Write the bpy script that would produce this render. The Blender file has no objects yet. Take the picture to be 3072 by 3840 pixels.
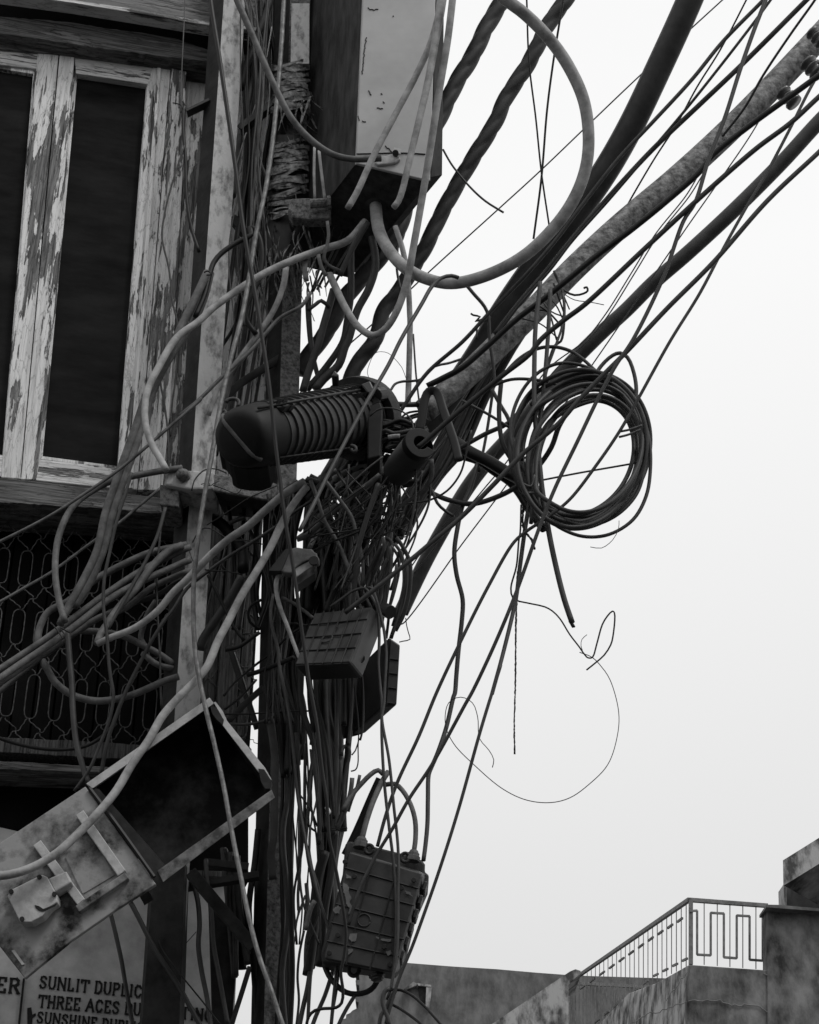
import bpy, bmesh, math, random
from mathutils import Vector, Matrix
R = math.radians
random.seed(7)
scn = bpy.context.scene
# ------------------------------------------------------------------ camera
PITCH = 30.0
FPX = 6000.0                      # focal length in photograph pixels (3072 x 3840)
CAMH = 1.6
cam_data = bpy.data.cameras.new("camera")
cam = bpy.data.objects.new("camera", cam_data)
scn.collection.objects.link(cam)
cam.location = (0, 0, CAMH)
cam.rotation_euler = (R(90 + PITCH), 0, 0)
cam_data.sensor_fit = 'VERTICAL'
cam_data.sensor_height = 36.0
cam_data.lens = FPX / 3840.0 * 36.0
cam_data.clip_start = 0.05
cam_data.clip_end = 4000
scn.camera = cam
scn.render.resolution_x, scn.render.resolution_y = 819, 1024
# ------------------------------------------------------------------ light
SUN_EL, SUN_AZ = 55.0, 130.0       # azimuth clockwise from +Y (the view direction)
world = bpy.data.worlds.new("World")
scn.world = world
world.use_nodes = True
nt = world.node_tree
nt.nodes.clear()
N, Lk = nt.nodes.new, nt.links.new
wo = N('ShaderNodeOutputWorld'); bg = N('ShaderNodeBackground')
sky = N('ShaderNodeTexSky'); sky.sky_type = 'NISHITA'; sky.sun_disc = False
sky.sun_elevation = R(SUN_EL); sky.sun_rotation = R(SUN_AZ)
bw = N('ShaderNodeRGBToBW'); Lk(sky.outputs[0], bw.inputs[0])
tc = N('ShaderNodeTexCoord'); sep = N('ShaderNodeSeparateXYZ'); Lk(tc.outputs['Generated'], sep.inputs[0])
mr = N('ShaderNodeMapRange'); Lk(sep.outputs['Z'], mr.inputs['Value'])
mr.inputs['From Min'].default_value = 0.22; mr.inputs['From Max'].default_value = 0.62
mr.inputs['To Min'].default_value = 7.3; mr.inputs['To Max'].default_value = 9.4
nz = N('ShaderNodeTexNoise'); nz.inputs['Scale'].default_value = 1.6; nz.inputs['Detail'].default_value = 2
Lk(tc.outputs['Generated'], nz.inputs['Vector'])
nm = N('ShaderNodeMapRange'); Lk(nz.outputs['Fac'], nm.inputs['Value'])
nm.inputs['To Min'].default_value = 0.97; nm.inputs['To Max'].default_value = 1.03
mu = N('ShaderNodeMath'); mu.operation = 'MULTIPLY'; Lk(mr.outputs[0], mu.inputs[0]); Lk(nm.outputs[0], mu.inputs[1])
ad = N('ShaderNodeMath'); ad.operation = 'MULTIPLY_ADD'; Lk(bw.outputs[0], ad.inputs[0]); ad.inputs[1].default_value = 0.06; Lk(mu.outputs[0], ad.inputs[2])
Lk(ad.outputs[0], bg.inputs['Color']); bg.inputs['Strength'].default_value = 0.1
Lk(bg.outputs[0], wo.inputs[0])
sd = bpy.data.lights.new("sun", 'SUN'); sd.energy = 1.5; sd.angle = R(14); sd.color = (1, 0.995, 0.985)
sun = bpy.data.objects.new("sun", sd); scn.collection.objects.link(sun)
_az, _el = R(SUN_AZ), R(SUN_EL)
_d = Vector((math.sin(_az) * math.cos(_el), math.cos(_az) * math.cos(_el), math.sin(_el)))
sun.rotation_euler = _d.to_track_quat('Z', 'Y').to_euler(); sun.location = (6, -6, 14)
scn.view_settings.view_transform = 'Standard'
scn.view_settings.look = 'None'
scn.view_settings.exposure = 0.0
scn.view_settings.gamma = 1.0
scn.cycles.max_bounces = 6

# ------------------------------------------------------------------ geometry of the view: a pixel and a distance give a point
FWD = Vector((0, math.cos(R(PITCH)), math.sin(R(PITCH))))
UPV = Vector((0, -math.sin(R(PITCH)), math.cos(R(PITCH))))
CAMP = Vector((0, 0, CAMH))
def ray(x, y):
    return Vector(((x - 1536) / FPX, 0, 0)) + UPV * ((1920 - y) / FPX) + FWD
def W(x, y, Y):
    d = ray(x, y); t = Y / d.y
    return CAMP + d * t
def mpp(x, y, Y):                  # metres per photograph pixel at that place
    return Y / ray(x, y).y / FPX
CROPS = {'F': (0, 0, 1.7809), 'A': (0, 0, .5936), 'B': (800, 0, .5936), 'C': (1600, 0, .8533), 'D': (0, 1280, .5936),
         'E': (700, 1200, .5936), 'G': (1400, 1100, .6957), 'H': (0, 2500, .6214), 'I': (850, 2500, .6214),
         'J': (1500, 2900, .9113), 'K': (1150, 1350, .3768), 'L': (1000, 1900, .3478), 'M': (650, 1700, .3478),
         'N': (850, 2400, .3478), 'O': (850, 3090, .3478), 'P': (850, 700, .3478), 'Q': (650, 2400, .464), 'S': (0, 0, 1.0), 'T': (1500, 0, .9113)}
def px(s):                         # "B 10,20 30,40" -> photograph pixels (+ the crop's scale)
    out, sc = [], 1.0
    c = CROPS['S']
    for tok in s.split():
        if tok in CROPS:
            c = CROPS[tok]; continue
        v = [float(q) for q in tok.split(',')]
        out.append((c[0] + v[0] * c[2], c[1] + v[1] * c[2], c[2]))
    return out

# ------------------------------------------------------------------ materials (all neutral: the place is grey)
MATS = {}
def mat(name, lo, hi, rough=0.6, scale=30, bump=0.2, stretch=(1, 1, 1), spec=0.5, metal=0.0, detail=6, contrast=(0.35, 0.65), bscale=None):
    if name in MATS: return MATS[name]
    m = bpy.data.materials.new(name); m.use_nodes = True
    t = m.node_tree; p = t.nodes['Principled BSDF']
    c = t.nodes.new('ShaderNodeTexCoord'); mp = t.nodes.new('ShaderNodeMapping'); mp.inputs['Scale'].default_value = stretch
    t.links.new(c.outputs['Object'], mp.inputs[0])
    n = t.nodes.new('ShaderNodeTexNoise'); n.inputs['Scale'].default_value = scale; n.inputs['Detail'].default_value = detail; n.inputs['Roughness'].default_value = .65
    t.links.new(mp.outputs[0], n.inputs['Vector'])
    r = t.nodes.new('ShaderNodeMapRange'); r.inputs['From Min'].default_value = contrast[0]; r.inputs['From Max'].default_value = contrast[1]
    t.links.new(n.outputs['Fac'], r.inputs['Value'])
    mx = t.nodes.new('ShaderNodeMix'); mx.data_type = 'RGBA'
    mx.inputs['A'].default_value = (lo, lo, lo, 1); mx.inputs['B'].default_value = (hi, hi, hi, 1)
    t.links.new(r.outputs[0], mx.inputs['Factor']); t.links.new(mx.outputs['Result'], p.inputs['Base Color'])
    p.inputs['Roughness'].default_value = rough; p.inputs['Specular IOR Level'].default_value = spec; p.inputs['Metallic'].default_value = metal
    if bump:
        n2 = t.nodes.new('ShaderNodeTexNoise'); n2.inputs['Scale'].default_value = bscale or scale * 3; n2.inputs['Detail'].default_value = 5
        t.links.new(mp.outputs[0], n2.inputs['Vector'])
        b = t.nodes.new('ShaderNodeBump'); b.inputs['Strength'].default_value = bump; b.inputs['Distance'].default_value = 0.004
        t.links.new(n2.outputs['Fac'], b.inputs['Height']); t.links.new(b.outputs[0], p.inputs['Normal'])
    MATS[name] = m
    return m
def peeling(name, axis, paint, wood, cover=0.5, fine=1.0, gaps=0.0):
    """Flaking paint over grained bare wood; axis: direction of the grain ('v' up, 'h' along the wall)."""
    m = bpy.data.materials.new(name); m.use_nodes = True
    t = m.node_tree; p = t.nodes['Principled BSDF']; ln = t.links.new
    c = t.nodes.new('ShaderNodeTexCoord')
    rot = t.nodes.new('ShaderNodeMapping'); rot.inputs['Rotation'].default_value = (0, 0, -R(WALL_ANG)); ln(c.outputs['Object'], rot.inputs[0])
    def mapp(s):
        q = t.nodes.new('ShaderNodeMapping'); q.inputs['Scale'].default_value = s; ln(rot.outputs[0], q.inputs[0]); return q
    s1 = (11 * fine, 11, 2.0 * fine) if axis == 'v' else (2.0 * fine, 11, 11 * fine)
    s2 = (60, 30, 3.5) if axis == 'v' else (3.5, 30, 60)
    s3 = (130, 60, 5) if axis == 'v' else (5, 60, 130)
    def noise(mp, d=8, r=.62, dist=0.0):
        n = t.nodes.new('ShaderNodeTexNoise'); n.inputs['Scale'].default_value = 1; n.inputs['Detail'].default_value = d
        n.inputs['Roughness'].default_value = r; n.inputs['Distortion'].default_value = dist; ln(mp.outputs[0], n.inputs['Vector']); return n
    big, mid, fin = noise(mapp(s1), 10, .68, .35), noise(mapp(s2), 4), noise(mapp(s3), 3)
    # flake mask = large noise + a bit of the grain
    ma = t.nodes.new('ShaderNodeMath'); ma.operation = 'MULTIPLY_ADD'; ln(mid.outputs['Fac'], ma.inputs[0]); ma.inputs[1].default_value = 0.5; ln(big.outputs['Fac'], ma.inputs[2])
    th = t.nodes.new('ShaderNodeMapRange'); ln(ma.outputs[0], th.inputs['Value'])
    c0 = 0.5 + .25 + (0.5 - cover) * 0.42
    th.inputs['From Min'].default_value = c0 - .008; th.inputs['From Max'].default_value = c0 + .008
    wd = t.nodes.new('ShaderNodeMix'); wd.data_type = 'RGBA'
    wr = t.nodes.new('ShaderNodeMapRange'); ln(fin.outputs['Fac'], wr.inputs['Value']); wr.inputs['From Min'].default_value = .35; wr.inputs['From Max'].default_value = .62
    ln(wr.outputs[0], wd.inputs['Factor'])
    wd.inputs['A'].default_value = (wood * .35,) * 3 + (1,); wd.inputs['B'].default_value = (wood * 1.5,) * 3 + (1,)
    pt = t.nodes.new('ShaderNodeMix'); pt.data_type = 'RGBA'
    pr = t.nodes.new('ShaderNodeMapRange'); ln(mid.outputs['Fac'], pr.inputs['Value']); pr.inputs['From Min'].default_value = .3; pr.inputs['From Max'].default_value = .6
    ln(pr.outputs[0], pt.inputs['Factor'])
    pt.inputs['A'].default_value = (paint * .62,) * 3 + (1,); pt.inputs['B'].default_value = (paint,) * 3 + (1,)
    fx = t.nodes.new('ShaderNodeMix'); fx.data_type = 'RGBA'; ln(th.outputs[0], fx.inputs['Factor'])
    ln(wd.outputs['Result'], fx.inputs['A']); ln(pt.outputs['Result'], fx.inputs['B'])
    # thin dark cracks between flakes
    vo = t.nodes.new('ShaderNodeTexVoronoi'); vo.feature = 'DISTANCE_TO_EDGE'; vo.inputs['Scale'].default_value = 1
    vm = mapp((62, 30, 7) if axis == 'v' else (7, 30, 62)); 
    vd = t.nodes.new('ShaderNodeVectorMath'); vd.operation = 'MULTIPLY_ADD'; ln(big.outputs['Color'], vd.inputs[0]); vd.inputs[1].default_value = (3, 3, 3); ln(vm.outputs[0], vd.inputs[2])
    ln(vd.outputs[0], vo.inputs['Vector'])
    cr = t.nodes.new('ShaderNodeMapRange'); ln(vo.outputs['Distance'], cr.inputs['Value']); cr.inputs['From Min'].default_value = 0; cr.inputs['From Max'].default_value = .05
    cr.inputs['To Min'].default_value = .55
    mc = t.nodes.new('ShaderNodeMix'); mc.data_type = 'RGBA'; mc.blend_type = 'MULTIPLY'; mc.inputs['Factor'].default_value = 1
    ln(fx.outputs['Result'], mc.inputs['A']); ln(cr.outputs[0], mc.inputs['B'])
    ln(mc.outputs['Result'], p.inputs['Base Color']); p.inputs['Roughness'].default_value = .85; p.inputs['Specular IOR Level'].default_value = .2
    hs = t.nodes.new('ShaderNodeMath'); hs.operation = 'MULTIPLY_ADD'; ln(th.outputs[0], hs.inputs[0]); hs.inputs[1].default_value = 1.0
    h2 = t.nodes.new('ShaderNodeMath'); h2.operation = 'MULTIPLY'; ln(fin.outputs['Fac'], h2.inputs[0]); h2.inputs[1].default_value = .7; ln(h2.outputs[0], hs.inputs[2])
    b = t.nodes.new('ShaderNodeBump'); b.inputs['Strength'].default_value = 1; b.inputs['Distance'].default_value = .006; ln(hs.outputs[0], b.inputs['Height']); ln(b.outputs[0], p.inputs['Normal'])
    return m
WALL_ANG = 14.0
M = {
 'k': mat('black_rubber', .005, .014, .5, 12, .1, spec=.25),
 'd': mat('dark_rubber', .022, .05, .55, 12, .12, spec=.3),
 'm': mat('weathered_cable', .035, .145, .65, 22, .25, spec=.3, detail=12, contrast=(.3, .68)),
 'g': mat('grey_cable', .12, .36, .65, 18, .25, spec=.3, detail=12, contrast=(.28, .62)),
 'p': mat('pale_cable', .36, .58, .6, 14, .3, spec=.35, contrast=(.25, .7)),
 's': mat('steel_strand', .05, .17, .55, 30, .2, spec=.5, metal=.2),
 'n': mat('plastic_black', .009, .018, .48, 12, .1, spec=.5),
 'n0': mat('plastic_shade_black', .003, .009, .6, 9, .15, spec=.25),  # blackest plastic: shade on the closure cap's end face is in the colour
 'n3': mat('plastic_worn', .018, .058, .6, 14, .15, spec=.3, detail=10),
 'n2': mat('plastic_dusty', .009, .036, .6, 9, .12, spec=.35),
 'conc': mat('aged_pole_paint', .14, .46, .8, 26, .8, (1, 1, .5), spec=.2, detail=12, contrast=(.34, .52), bscale=60),
 'rust': mat('rusty_pole', .05, .21, .85, 70, .6, spec=.2, contrast=(.35, .6)),
 'arm': mat('rusty_arm', .07, .40, .85, 34, .8, spec=.2, detail=14, contrast=(.36, .72)),
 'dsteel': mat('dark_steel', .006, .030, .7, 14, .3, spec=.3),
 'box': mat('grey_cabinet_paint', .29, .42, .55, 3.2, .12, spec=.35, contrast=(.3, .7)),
 'boxs': mat('stained_shaded_side', .018, .06, .8, 12, .3, (2, 2, .5), spec=.2),  # stains, plus the shade of the cabinet's turned-away faces, in the colour
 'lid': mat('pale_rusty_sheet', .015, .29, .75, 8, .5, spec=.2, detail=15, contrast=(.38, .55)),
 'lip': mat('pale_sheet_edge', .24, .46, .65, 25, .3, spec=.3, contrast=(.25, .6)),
 'inner': mat('dark_inner_sheet', .010, .095, .85, 7, .3, spec=.15, detail=12, contrast=(.45, .8)),  # near-black with paler blotches, for the inside of the open cabinet
 'lip2': mat('dark_sheet_edge', .05, .20, .75, 25, .4, spec=.2, detail=10, contrast=(.35, .6)),  # darker sheet tone for the lower lip
 'tape': mat('frayed_tape', .02, .34, .8, 30, .4, (1, 1, 1), spec=.2, contrast=(.35, .7)),
 'screen': mat('dark_mesh_panel', .007, .026, 1, 3, .3, (1, 1, 3), spec=.05, detail=14, contrast=(.3, .75)),
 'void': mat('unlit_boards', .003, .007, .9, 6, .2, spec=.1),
 'lat': mat('cast_iron', .03, .11, .75, 60, .4, spec=.3),
 'sign': mat('limewash', .24, .48, .9, 6, .6, spec=.15, detail=12, contrast=(.3, .6)),
 'ink': mat('black_lettering_paint', .008, .03, .8, 60, .1, spec=.2, contrast=(.4, .9)),
 'plaster': mat('stained_plaster', .03, .22, .92, 3.6, 1, (1, 1, .6), spec=.1, detail=15, contrast=(.36, .66), bscale=26),
 'plaster2': mat('dark_plaster', .08, .19, .92, 4.5, .8, (1, 1, .6), spec=.1, detail=14, contrast=(.35, .65), bscale=20),
 'pale_plaster': mat('pale_flaking_plaster', .07, .38, .92, 6, .8, (1, 1, .5), spec=.1, detail=14, contrast=(.40, .58), bscale=20),
 'rail': mat('painted_iron', .09, .18, .6, 20, .2, spec=.3),
 'street': mat('asphalt', .04, .06, .9, 4, .3),
 'porc': mat('porcelain', .05, .12, .3, 20, .0, spec=.5),
}
M['pv'] = peeling('peeling_paint_upright', 'v', .74, .15, .61)
M['pv2'] = peeling('peeling_paint_sparse', 'v', .70, .15, .60, 1.5)
M['ph'] = peeling('peeling_paint_level', 'h', .66, .15, .64)
M['wood'] = peeling('bare_rough_wood', 'h', .20, .11, .30)
M['woodv'] = peeling('bare_upright_wood', 'v', .14, .07, .22)
M['board'] = peeling('weathered_cornice', 'h', .20, .14, .6)

# ------------------------------------------------------------------ object helpers
def link(o): scn.collection.objects.link(o); return o
def tag(o, label=None, cat=None, group=None, kind=None):
    if label: o['label'] = label
    if cat: o['category'] = cat
    if group: o['group'] = group
    if kind: o['kind'] = kind
    return o
def empty(name, loc, label=None, cat=None, group=None):
    o = link(bpy.data.objects.new(name, None)); o.location = loc; o.empty_display_size = .05
    bpy.context.view_layer.update()
    return tag(o, label, cat, group)
def build(name, verts, faces, m, parent=None, smooth=False, bevel=0.0, loc=None):
    """verts in world space; the origin is set to loc / the first vertex."""
    o0 = Vector(loc) if loc is not None else Vector(verts[0])
    base = parent_world(parent) if parent else Vector((0, 0, 0))
    if parent: o0 = base
    me = bpy.data.meshes.new(name)
    me.from_pydata([tuple(Vector(v) - o0) for v in verts], [], faces)
    bm = bmesh.new(); bm.from_mesh(me); bmesh.ops.recalc_face_normals(bm, faces=bm.faces); bm.to_mesh(me); bm.free()
    if smooth:
        for p_ in me.polygons: p_.use_smooth = True
    me.materials.append(m)
    o = link(bpy.data.objects.new(name, me))
    if parent: o.parent = parent
    else: o.location = o0
    if bevel:
        b = o.modifiers.new('bevel', 'BEVEL'); b.width = bevel; b.segments = 2; b.limit_method = 'ANGLE'; b.angle_limit = R(40)
    return o
def parent_world(p):
    v = Vector((0, 0, 0))
    while p is not None:
        v += p.location; p = p.parent
    return v
class MB:
    def __init__(s): s.v, s.f = [], []
    def add(s, v, f):
        n = len(s.v); s.v += [Vector(q) for q in v]; s.f += [tuple(i + n for i in q) for q in f]; return s
    def prism(s, ring, vec):
        n = len(ring); a = [Vector(q) for q in ring]; b = [q + Vector(vec) for q in a]
        f = [tuple(range(n)), tuple(range(2 * n - 1, n - 1, -1))] + [(i, (i + 1) % n, n + (i + 1) % n, n + i) for i in range(n)]
        return s.add(a + b, f)
    def hexa(s, a, b):             # two quads
        return s.add(list(a) + list(b), [(0, 1, 2, 3), (7, 6, 5, 4), (0, 4, 5, 1), (1, 5, 6, 2), (2, 6, 7, 3), (3, 7, 4, 0)])
    def tube(s, pts, rad, n=8, lobes=0, twist=0.0, flat=1.0, cap=True, rough=0.0, phase=0.0):
        P = [Vector(q) for q in pts]; k = len(P)
        if not hasattr(rad, '__len__'): rad = [rad] * k
        T = [(P[min(i + 1, k - 1)] - P[max(i - 1, 0)]).normalized() for i in range(k)]
        ref = Vector((0, 0, 1)) if abs(T[0].z) < .9 else Vector((1, 0, 0))
        nrm = T[0].cross(ref).normalized(); V = []; run = 0
        for i in range(k):
            if i:
                ax = T[i - 1].cross(T[i])
                if ax.length > 1e-7:
                    nrm = Matrix.Rotation(T[i - 1].angle(T[i]), 3, ax.normalized()) @ nrm
                run += (P[i] - P[i - 1]).length
            if flat < .7:          # a ribbon keeps its broad side turned outwards
                fc = T[i].cross(P[i] - CAMP)
                if fc.length > 1e-6: nrm = fc.normalized() if not i or fc.dot(nrm) > 0 else -fc.normalized()
            nrm = (nrm - T[i] * nrm.dot(T[i])).normalized(); bn = T[i].cross(nrm)
            for j in range(n):
                a = 2 * math.pi * j / n; r = rad[i]
                if lobes:
                    q = (lobes * (a - twist * run) / (2 * math.pi)) % 1.0
                    r *= (.80 if lobes < 5 else .88) + (.22 if lobes < 5 else .14) * math.sqrt(max(0, 1 - (2 * q - 1) ** 2))
                if rough: r *= 1 + random.uniform(-rough, rough)
                V.append(P[i] + nrm * (math.cos(a + phase) * r) + bn * (math.sin(a + phase) * r * flat))
        F = [(i * n + j, i * n + (j + 1) % n, (i + 1) * n + (j + 1) % n, (i + 1) * n + j) for i in range(k - 1) for j in range(n)]
        if cap: F += [tuple(range(n - 1, -1, -1)), tuple(range((k - 1) * n, k * n))]
        return s.add(V, F)
    def box(s, c, ax, ay, az):     # centre and three half-vectors
        c = Vector(c); A, B, C_ = Vector(ax), Vector(ay), Vector(az)
        return s.hexa([c - A - B - C_, c + A - B - C_, c + A + B - C_, c - A + B - C_], [c - A - B + C_, c + A - B + C_, c + A + B + C_, c - A + B + C_])
    def build(s, name, m, parent=None, smooth=False, bevel=0.0, loc=None):
        return build(name, s.v, s.f, m, parent, smooth, bevel, loc)
def catmull(pts, step):
    """smooth curve through tuples of any length"""
    if len(pts) < 3:
        a, b = pts[0], pts[-1]; L = math.dist(a[:2], b[:2]); n = max(2, int(L / step))
        return [tuple(a[k] + (b[k] - a[k]) * i / n for k in range(len(a))) for i in range(n + 1)]
    out = []
    P = [tuple(2 * pts[0][k] - pts[1][k] for k in range(len(pts[0])))] + list(pts) + [tuple(2 * pts[-1][k] - pts[-2][k] for k in range(len(pts[0])))]
    for i in range(1, len(P) - 2):
        p0, p1, p2, p3 = P[i - 1:i + 3]
        L = math.dist(p1[:2], p2[:2]); n = max(2, int(L / step))
        # centripetal parameters
        t1 = max(math.dist(p0[:2], p1[:2]), 1) ** .5; t2 = t1 + max(L, 1) ** .5; t3 = t2 + max(math.dist(p2[:2], p3[:2]), 1) ** .5
        for j in range(n):
            t = t1 + (t2 - t1) * j / n
            def lp(a, b, ta, tb): return tuple((a[k] * (tb - t) + b[k] * (t - ta)) / (tb - ta) for k in range(len(a)))
            A1, A2, A3 = lp(p0, p1, 0, t1), lp(p1, p2, t1, t2), lp(p2, p3, t2, t3)
            B1, B2 = lp(A1, A2, 0, t2), lp(A2, A3, t1, t3)
            out.append(lp(B1, B2, t1, t2))
    out.append(tuple(pts[-1]))
    return out
def path3(s, Y0, Y1, step=16, bow=0.0):
    p = px(s) if isinstance(s, str) else [(a[0], a[1], 1.0) for a in s]
    again = isinstance(s, str)
    while again:                    # where two tracings overlap, drop the doubled-back point
        again = False
        for i in range(1, len(p) - 1):
            if p[i][2] == p[i + 1][2] == p[i - 1][2]: continue
            u, v = (p[i][0] - p[i - 1][0], p[i][1] - p[i - 1][1]), (p[i + 1][0] - p[i][0], p[i + 1][1] - p[i][1])
            if math.hypot(*u) < 12 or math.hypot(*v) < 8 or u[0] * v[0] + u[1] * v[1] < -.1 * math.hypot(*u) * math.hypot(*v):
                del p[i]; again = True; break
    ln = [0]
    for i in range(1, len(p)): ln.append(ln[-1] + math.dist(p[i][:2], p[i - 1][:2]))
    tot = ln[-1] or 1
    q = catmull([(a[0], a[1], Y0 + (Y1 - Y0) * l / tot + bow * math.sin(math.pi * l / tot)) for a, l in zip(p, ln)], step)
    return [W(*a) for a in q], q
def cable(name, s, r, Y0, Y1, m, label, cat='cable', group=None, scale=None, lobes=0, twist=0, flat=1.0, r1=None, n=None, bow=0.0, phase=0.0, step=None, rough=0.0):
    """a cable traced through picture points at real distances; r is half its width in the first crop's pixels"""
    if scale is None: scale = CROPS[s.split()[0]][2] if isinstance(s, str) else 1.0
    if step is None: step = 8 if lobes else 16
    P, q = path3(s, Y0, Y1, step, bow)
    ra, rb = r * scale, (r1 if r1 is not None else r) * scale
    k = len(P)
    rad = [(ra + (rb - ra) * i / (k - 1)) * mpp(*q[i]) for i in range(k)]
    if n is None: n = 42 if lobes > 5 else 24 if lobes else (12 if ra > 9 else 8 if ra > 3 else 6)
    mb = MB().tube(P, rad, n, lobes, twist, flat, rough=rough, phase=phase)
    o = mb.build(name, M[m] if isinstance(m, str) else m, smooth=True)
    return tag(o, label, cat, group)
# ================================================================== SETTING
mb = MB(); mb.add([(-600, -600, 0), (600, -600, 0), (600, 900, 0), (-600, 900, 0)], [(0, 1, 2, 3)])
tag(mb.build('street', M['street']), 'dark asphalt street below the poles', kind='structure')
# plain unseen building behind the camera, added to cut frontal sky light
def plain_block(x0, x1, y0, y1, h, label):
    root = empty('blocker_building', ((x0 + x1) / 2, (y0 + y1) / 2, 0), label, 'building')
    m = MB().box(((x0 + x1) / 2, (y0 + y1) / 2, h / 2), ((x1 - x0) / 2, 0, 0), (0, (y1 - y0) / 2, 0), (0, 0, h / 2))
    m.build('wall', M['plaster2'], root)
    fr = MB()
    for k in range(int((x1 - x0) // 2.6)):
        for j in range(int(h // 3.2)):
            cx, cz = x0 + 1.4 + k * 2.6, 1.9 + j * 3.2
            fr.box((cx, y1 + .03, cz), (.5, 0, 0), (0, .03, 0), (0, 0, .75))
    f = fr.build('shutters', M['woodv'], root)
plain_block(-14, 10, -11, -5.0, 5.2, 'unseen grey plastered building behind the camera, added to block sky light')

# ------------------------------------------------------------------ the wooden house front
U = Vector((math.cos(R(WALL_ANG)), math.sin(R(WALL_ANG)), 0)); NV = Vector((U.y, -U.x, 0)); ZV = Vector((0, 0, 1))
Q0 = W(800, 1900, 4.80)
def fp(x, y, off=0.0):
    d = ray(x, y); o = Q0 + NV * off
    return CAMP + d * ((o - CAMP).dot(NV) / d.dot(NV))
def fpts(s, off=0.0): return [fp(a[0], a[1], off) for a in px(s)]
def slab(mb, s, off, thick, sub=0, jit=0.0):
    pts = px(s) if isinstance(s, str) else [(a[0], a[1], 1) for a in s]
    if sub:
        q = []
        for i in range(len(pts)):
            a, b = pts[i], pts[(i + 1) % len(pts)]
            L = math.dist(a[:2], b[:2]); n = max(1, int(L / sub))
            for j in range(n):
                t = j / n; q.append((a[0] + (b[0] - a[0]) * t + random.uniform(-jit, jit) * (j > 0), a[1] + (b[1] - a[1]) * t + random.uniform(-jit, jit) * (j > 0), 1))
        pts = q
    return mb.prism([fp(a[0], a[1], off) for a in pts], -NV * thick)
house = empty('wooden_house', fp(300, 3840, 0), 'old timber house front with peeling shutters and iron balcony lattice', 'house')
def hpart(name, s, off, thick, m, parent=None, bevel=.002, sub=0, jit=0.0):
    mb = MB()
    for q in (s if isinstance(s, list) else [s]): slab(mb, q, off, thick, sub, jit)
    return mb.build(name, M[m], parent or house, bevel=bevel)
# back wall: one deep sheet behind all the joinery, its right edge leans with the house
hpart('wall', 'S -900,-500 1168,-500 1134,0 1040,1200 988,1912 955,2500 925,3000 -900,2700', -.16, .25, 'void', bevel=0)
# right-hand plank facing, seen between the two poles
for k, (a, b) in enumerate([(840, 915), (917, 1000), (1002, 1060), (1062, 1132)]):
    da = lambda x, y: x - 0.072 * y * (1.0)
    hpart('plank', [[(da(a, 210) , 250), (da(b - 2, 210), 250), (da(b - 2, 1800), 1800), (da(a, 1800), 1800)]] if False else
          [[(a - 16, 240), (b - 18, 240), (b - 150, 1850), (a - 148, 1850)]], -.01 - .012 * (k % 2), .12, 'pv2' if k != 1 else 'pv')
for k, (a, b) in enumerate([(700, 790), (792, 870), (872, 950), (952, 995)]):
    hpart('plank', [[(a, 1830), (b - 3, 1830), (b - 70, 2760), (a - 70, 2760)]], -.02 - .01 * (k % 2), .12, 'woodv')
# cornice and beams at the top
hpart('cornice', 'A -60,-700 1800,-700 1640,185 1330,148 900,75 470,2 -60,-60', .16, .05, 'board')
hpart('cornice_moulding', 'A -60,-76 470,0 900,64 1330,138 1640,176 1640,196 1330,160 900,88 470,18 -60,-54', .19, .06, 'ph')
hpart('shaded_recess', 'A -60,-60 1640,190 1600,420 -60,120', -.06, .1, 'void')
hpart('beam', 'A -60,100 250,122 450,140 700,182 900,205 1100,240 1345,322 1600,350 1600,430 1345,392 1000,352 700,312 400,268 -60,200', .085, .2, 'wood', sub=18, jit=1.6)
hpart('lintel', 'A -60,204 400,270 1345,394 1600,425 1600,505 1345,468 900,405 372,338 -60,302', .03, .15, 'wood')
# shutters
def shutter(leaf_pts, rails, stiles, panel, beads):
    s = hpart('shutter', leaf_pts, -.035, .03, 'pv')
    hpart('stile', stiles, .02, .05, 'pv', s, bevel=.003)
    hpart('rail', rails, .017, .05, 'ph', s, bevel=.003)
    hpart('panel', panel, -.012, .02, 'screen', s)
    hpart('bead', beads, .006, .04, 'pv', s, bevel=.002)
    return s
# seam (222,202) -> (77,1796)
shutter('S -380,160 220,204 75,1796 -500,1740',
        ['A -500,250 -60,305 240,338 236,436 -500,345', 'D -500,640 110,730 130,866 -500,800'],
        ['S 141,199 220,204 76,1796 4,1790'],
        'S -300,200 132,262 18,1790 -400,1740',
        ['S 125,268 138,262 17,1790 3,1790', 'A -60,410 236,436 205,466 -60,424'])
shutter('S 224,204 640,256 516,1836 79,1800',
        ['A 472,350 965,425 940,532 925,530 480,462', 'D 240,745 740,795 700,925 120,868'],
        ['S 224,204 280,208 275,277 247,600 225,900 205,1150 152,1715 136,1798 79,1798',
         'S 573,252 640,258 516,1836 428,1830 441,1752 553,318'],
        'S 291,279 549,318 439,1752 158,1713',
        ['S 291,279 549,318 553,312 276,266', 'S 276,266 291,279 160,1713 150,1720', 'S 549,318 556,308 452,1750 439,1752', 'S 150,1722 160,1710 440,1747 441,1758'])
hpart('door_jamb', 'S 643,256 699,268 690,560 668,1000 640,1500 610,1838 519,1836', .03, .08, 'pv2')
hpart('jamb_bead', 'S 590,252 604,254 498,1830 480,1830', .034, .03, 'pv')
hpart('side_board', 'S 700,272 800,290 790,1000 740,1850 612,1840 640,1500 670,1000 692,560', -.03, .06, 'pv2')
hpart('sill', 'D -400,820 240,886 640,936 1010,988 1160,1010 1160,1100 650,1058 -400,990', .10, .2, 'wood', sub=16, jit=2.2)
hpart('sill_board', 'D -400,990 650,1060 1160,1104 1160,1120 650,1078 -400,1010', .06, .1, 'wood')
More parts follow.
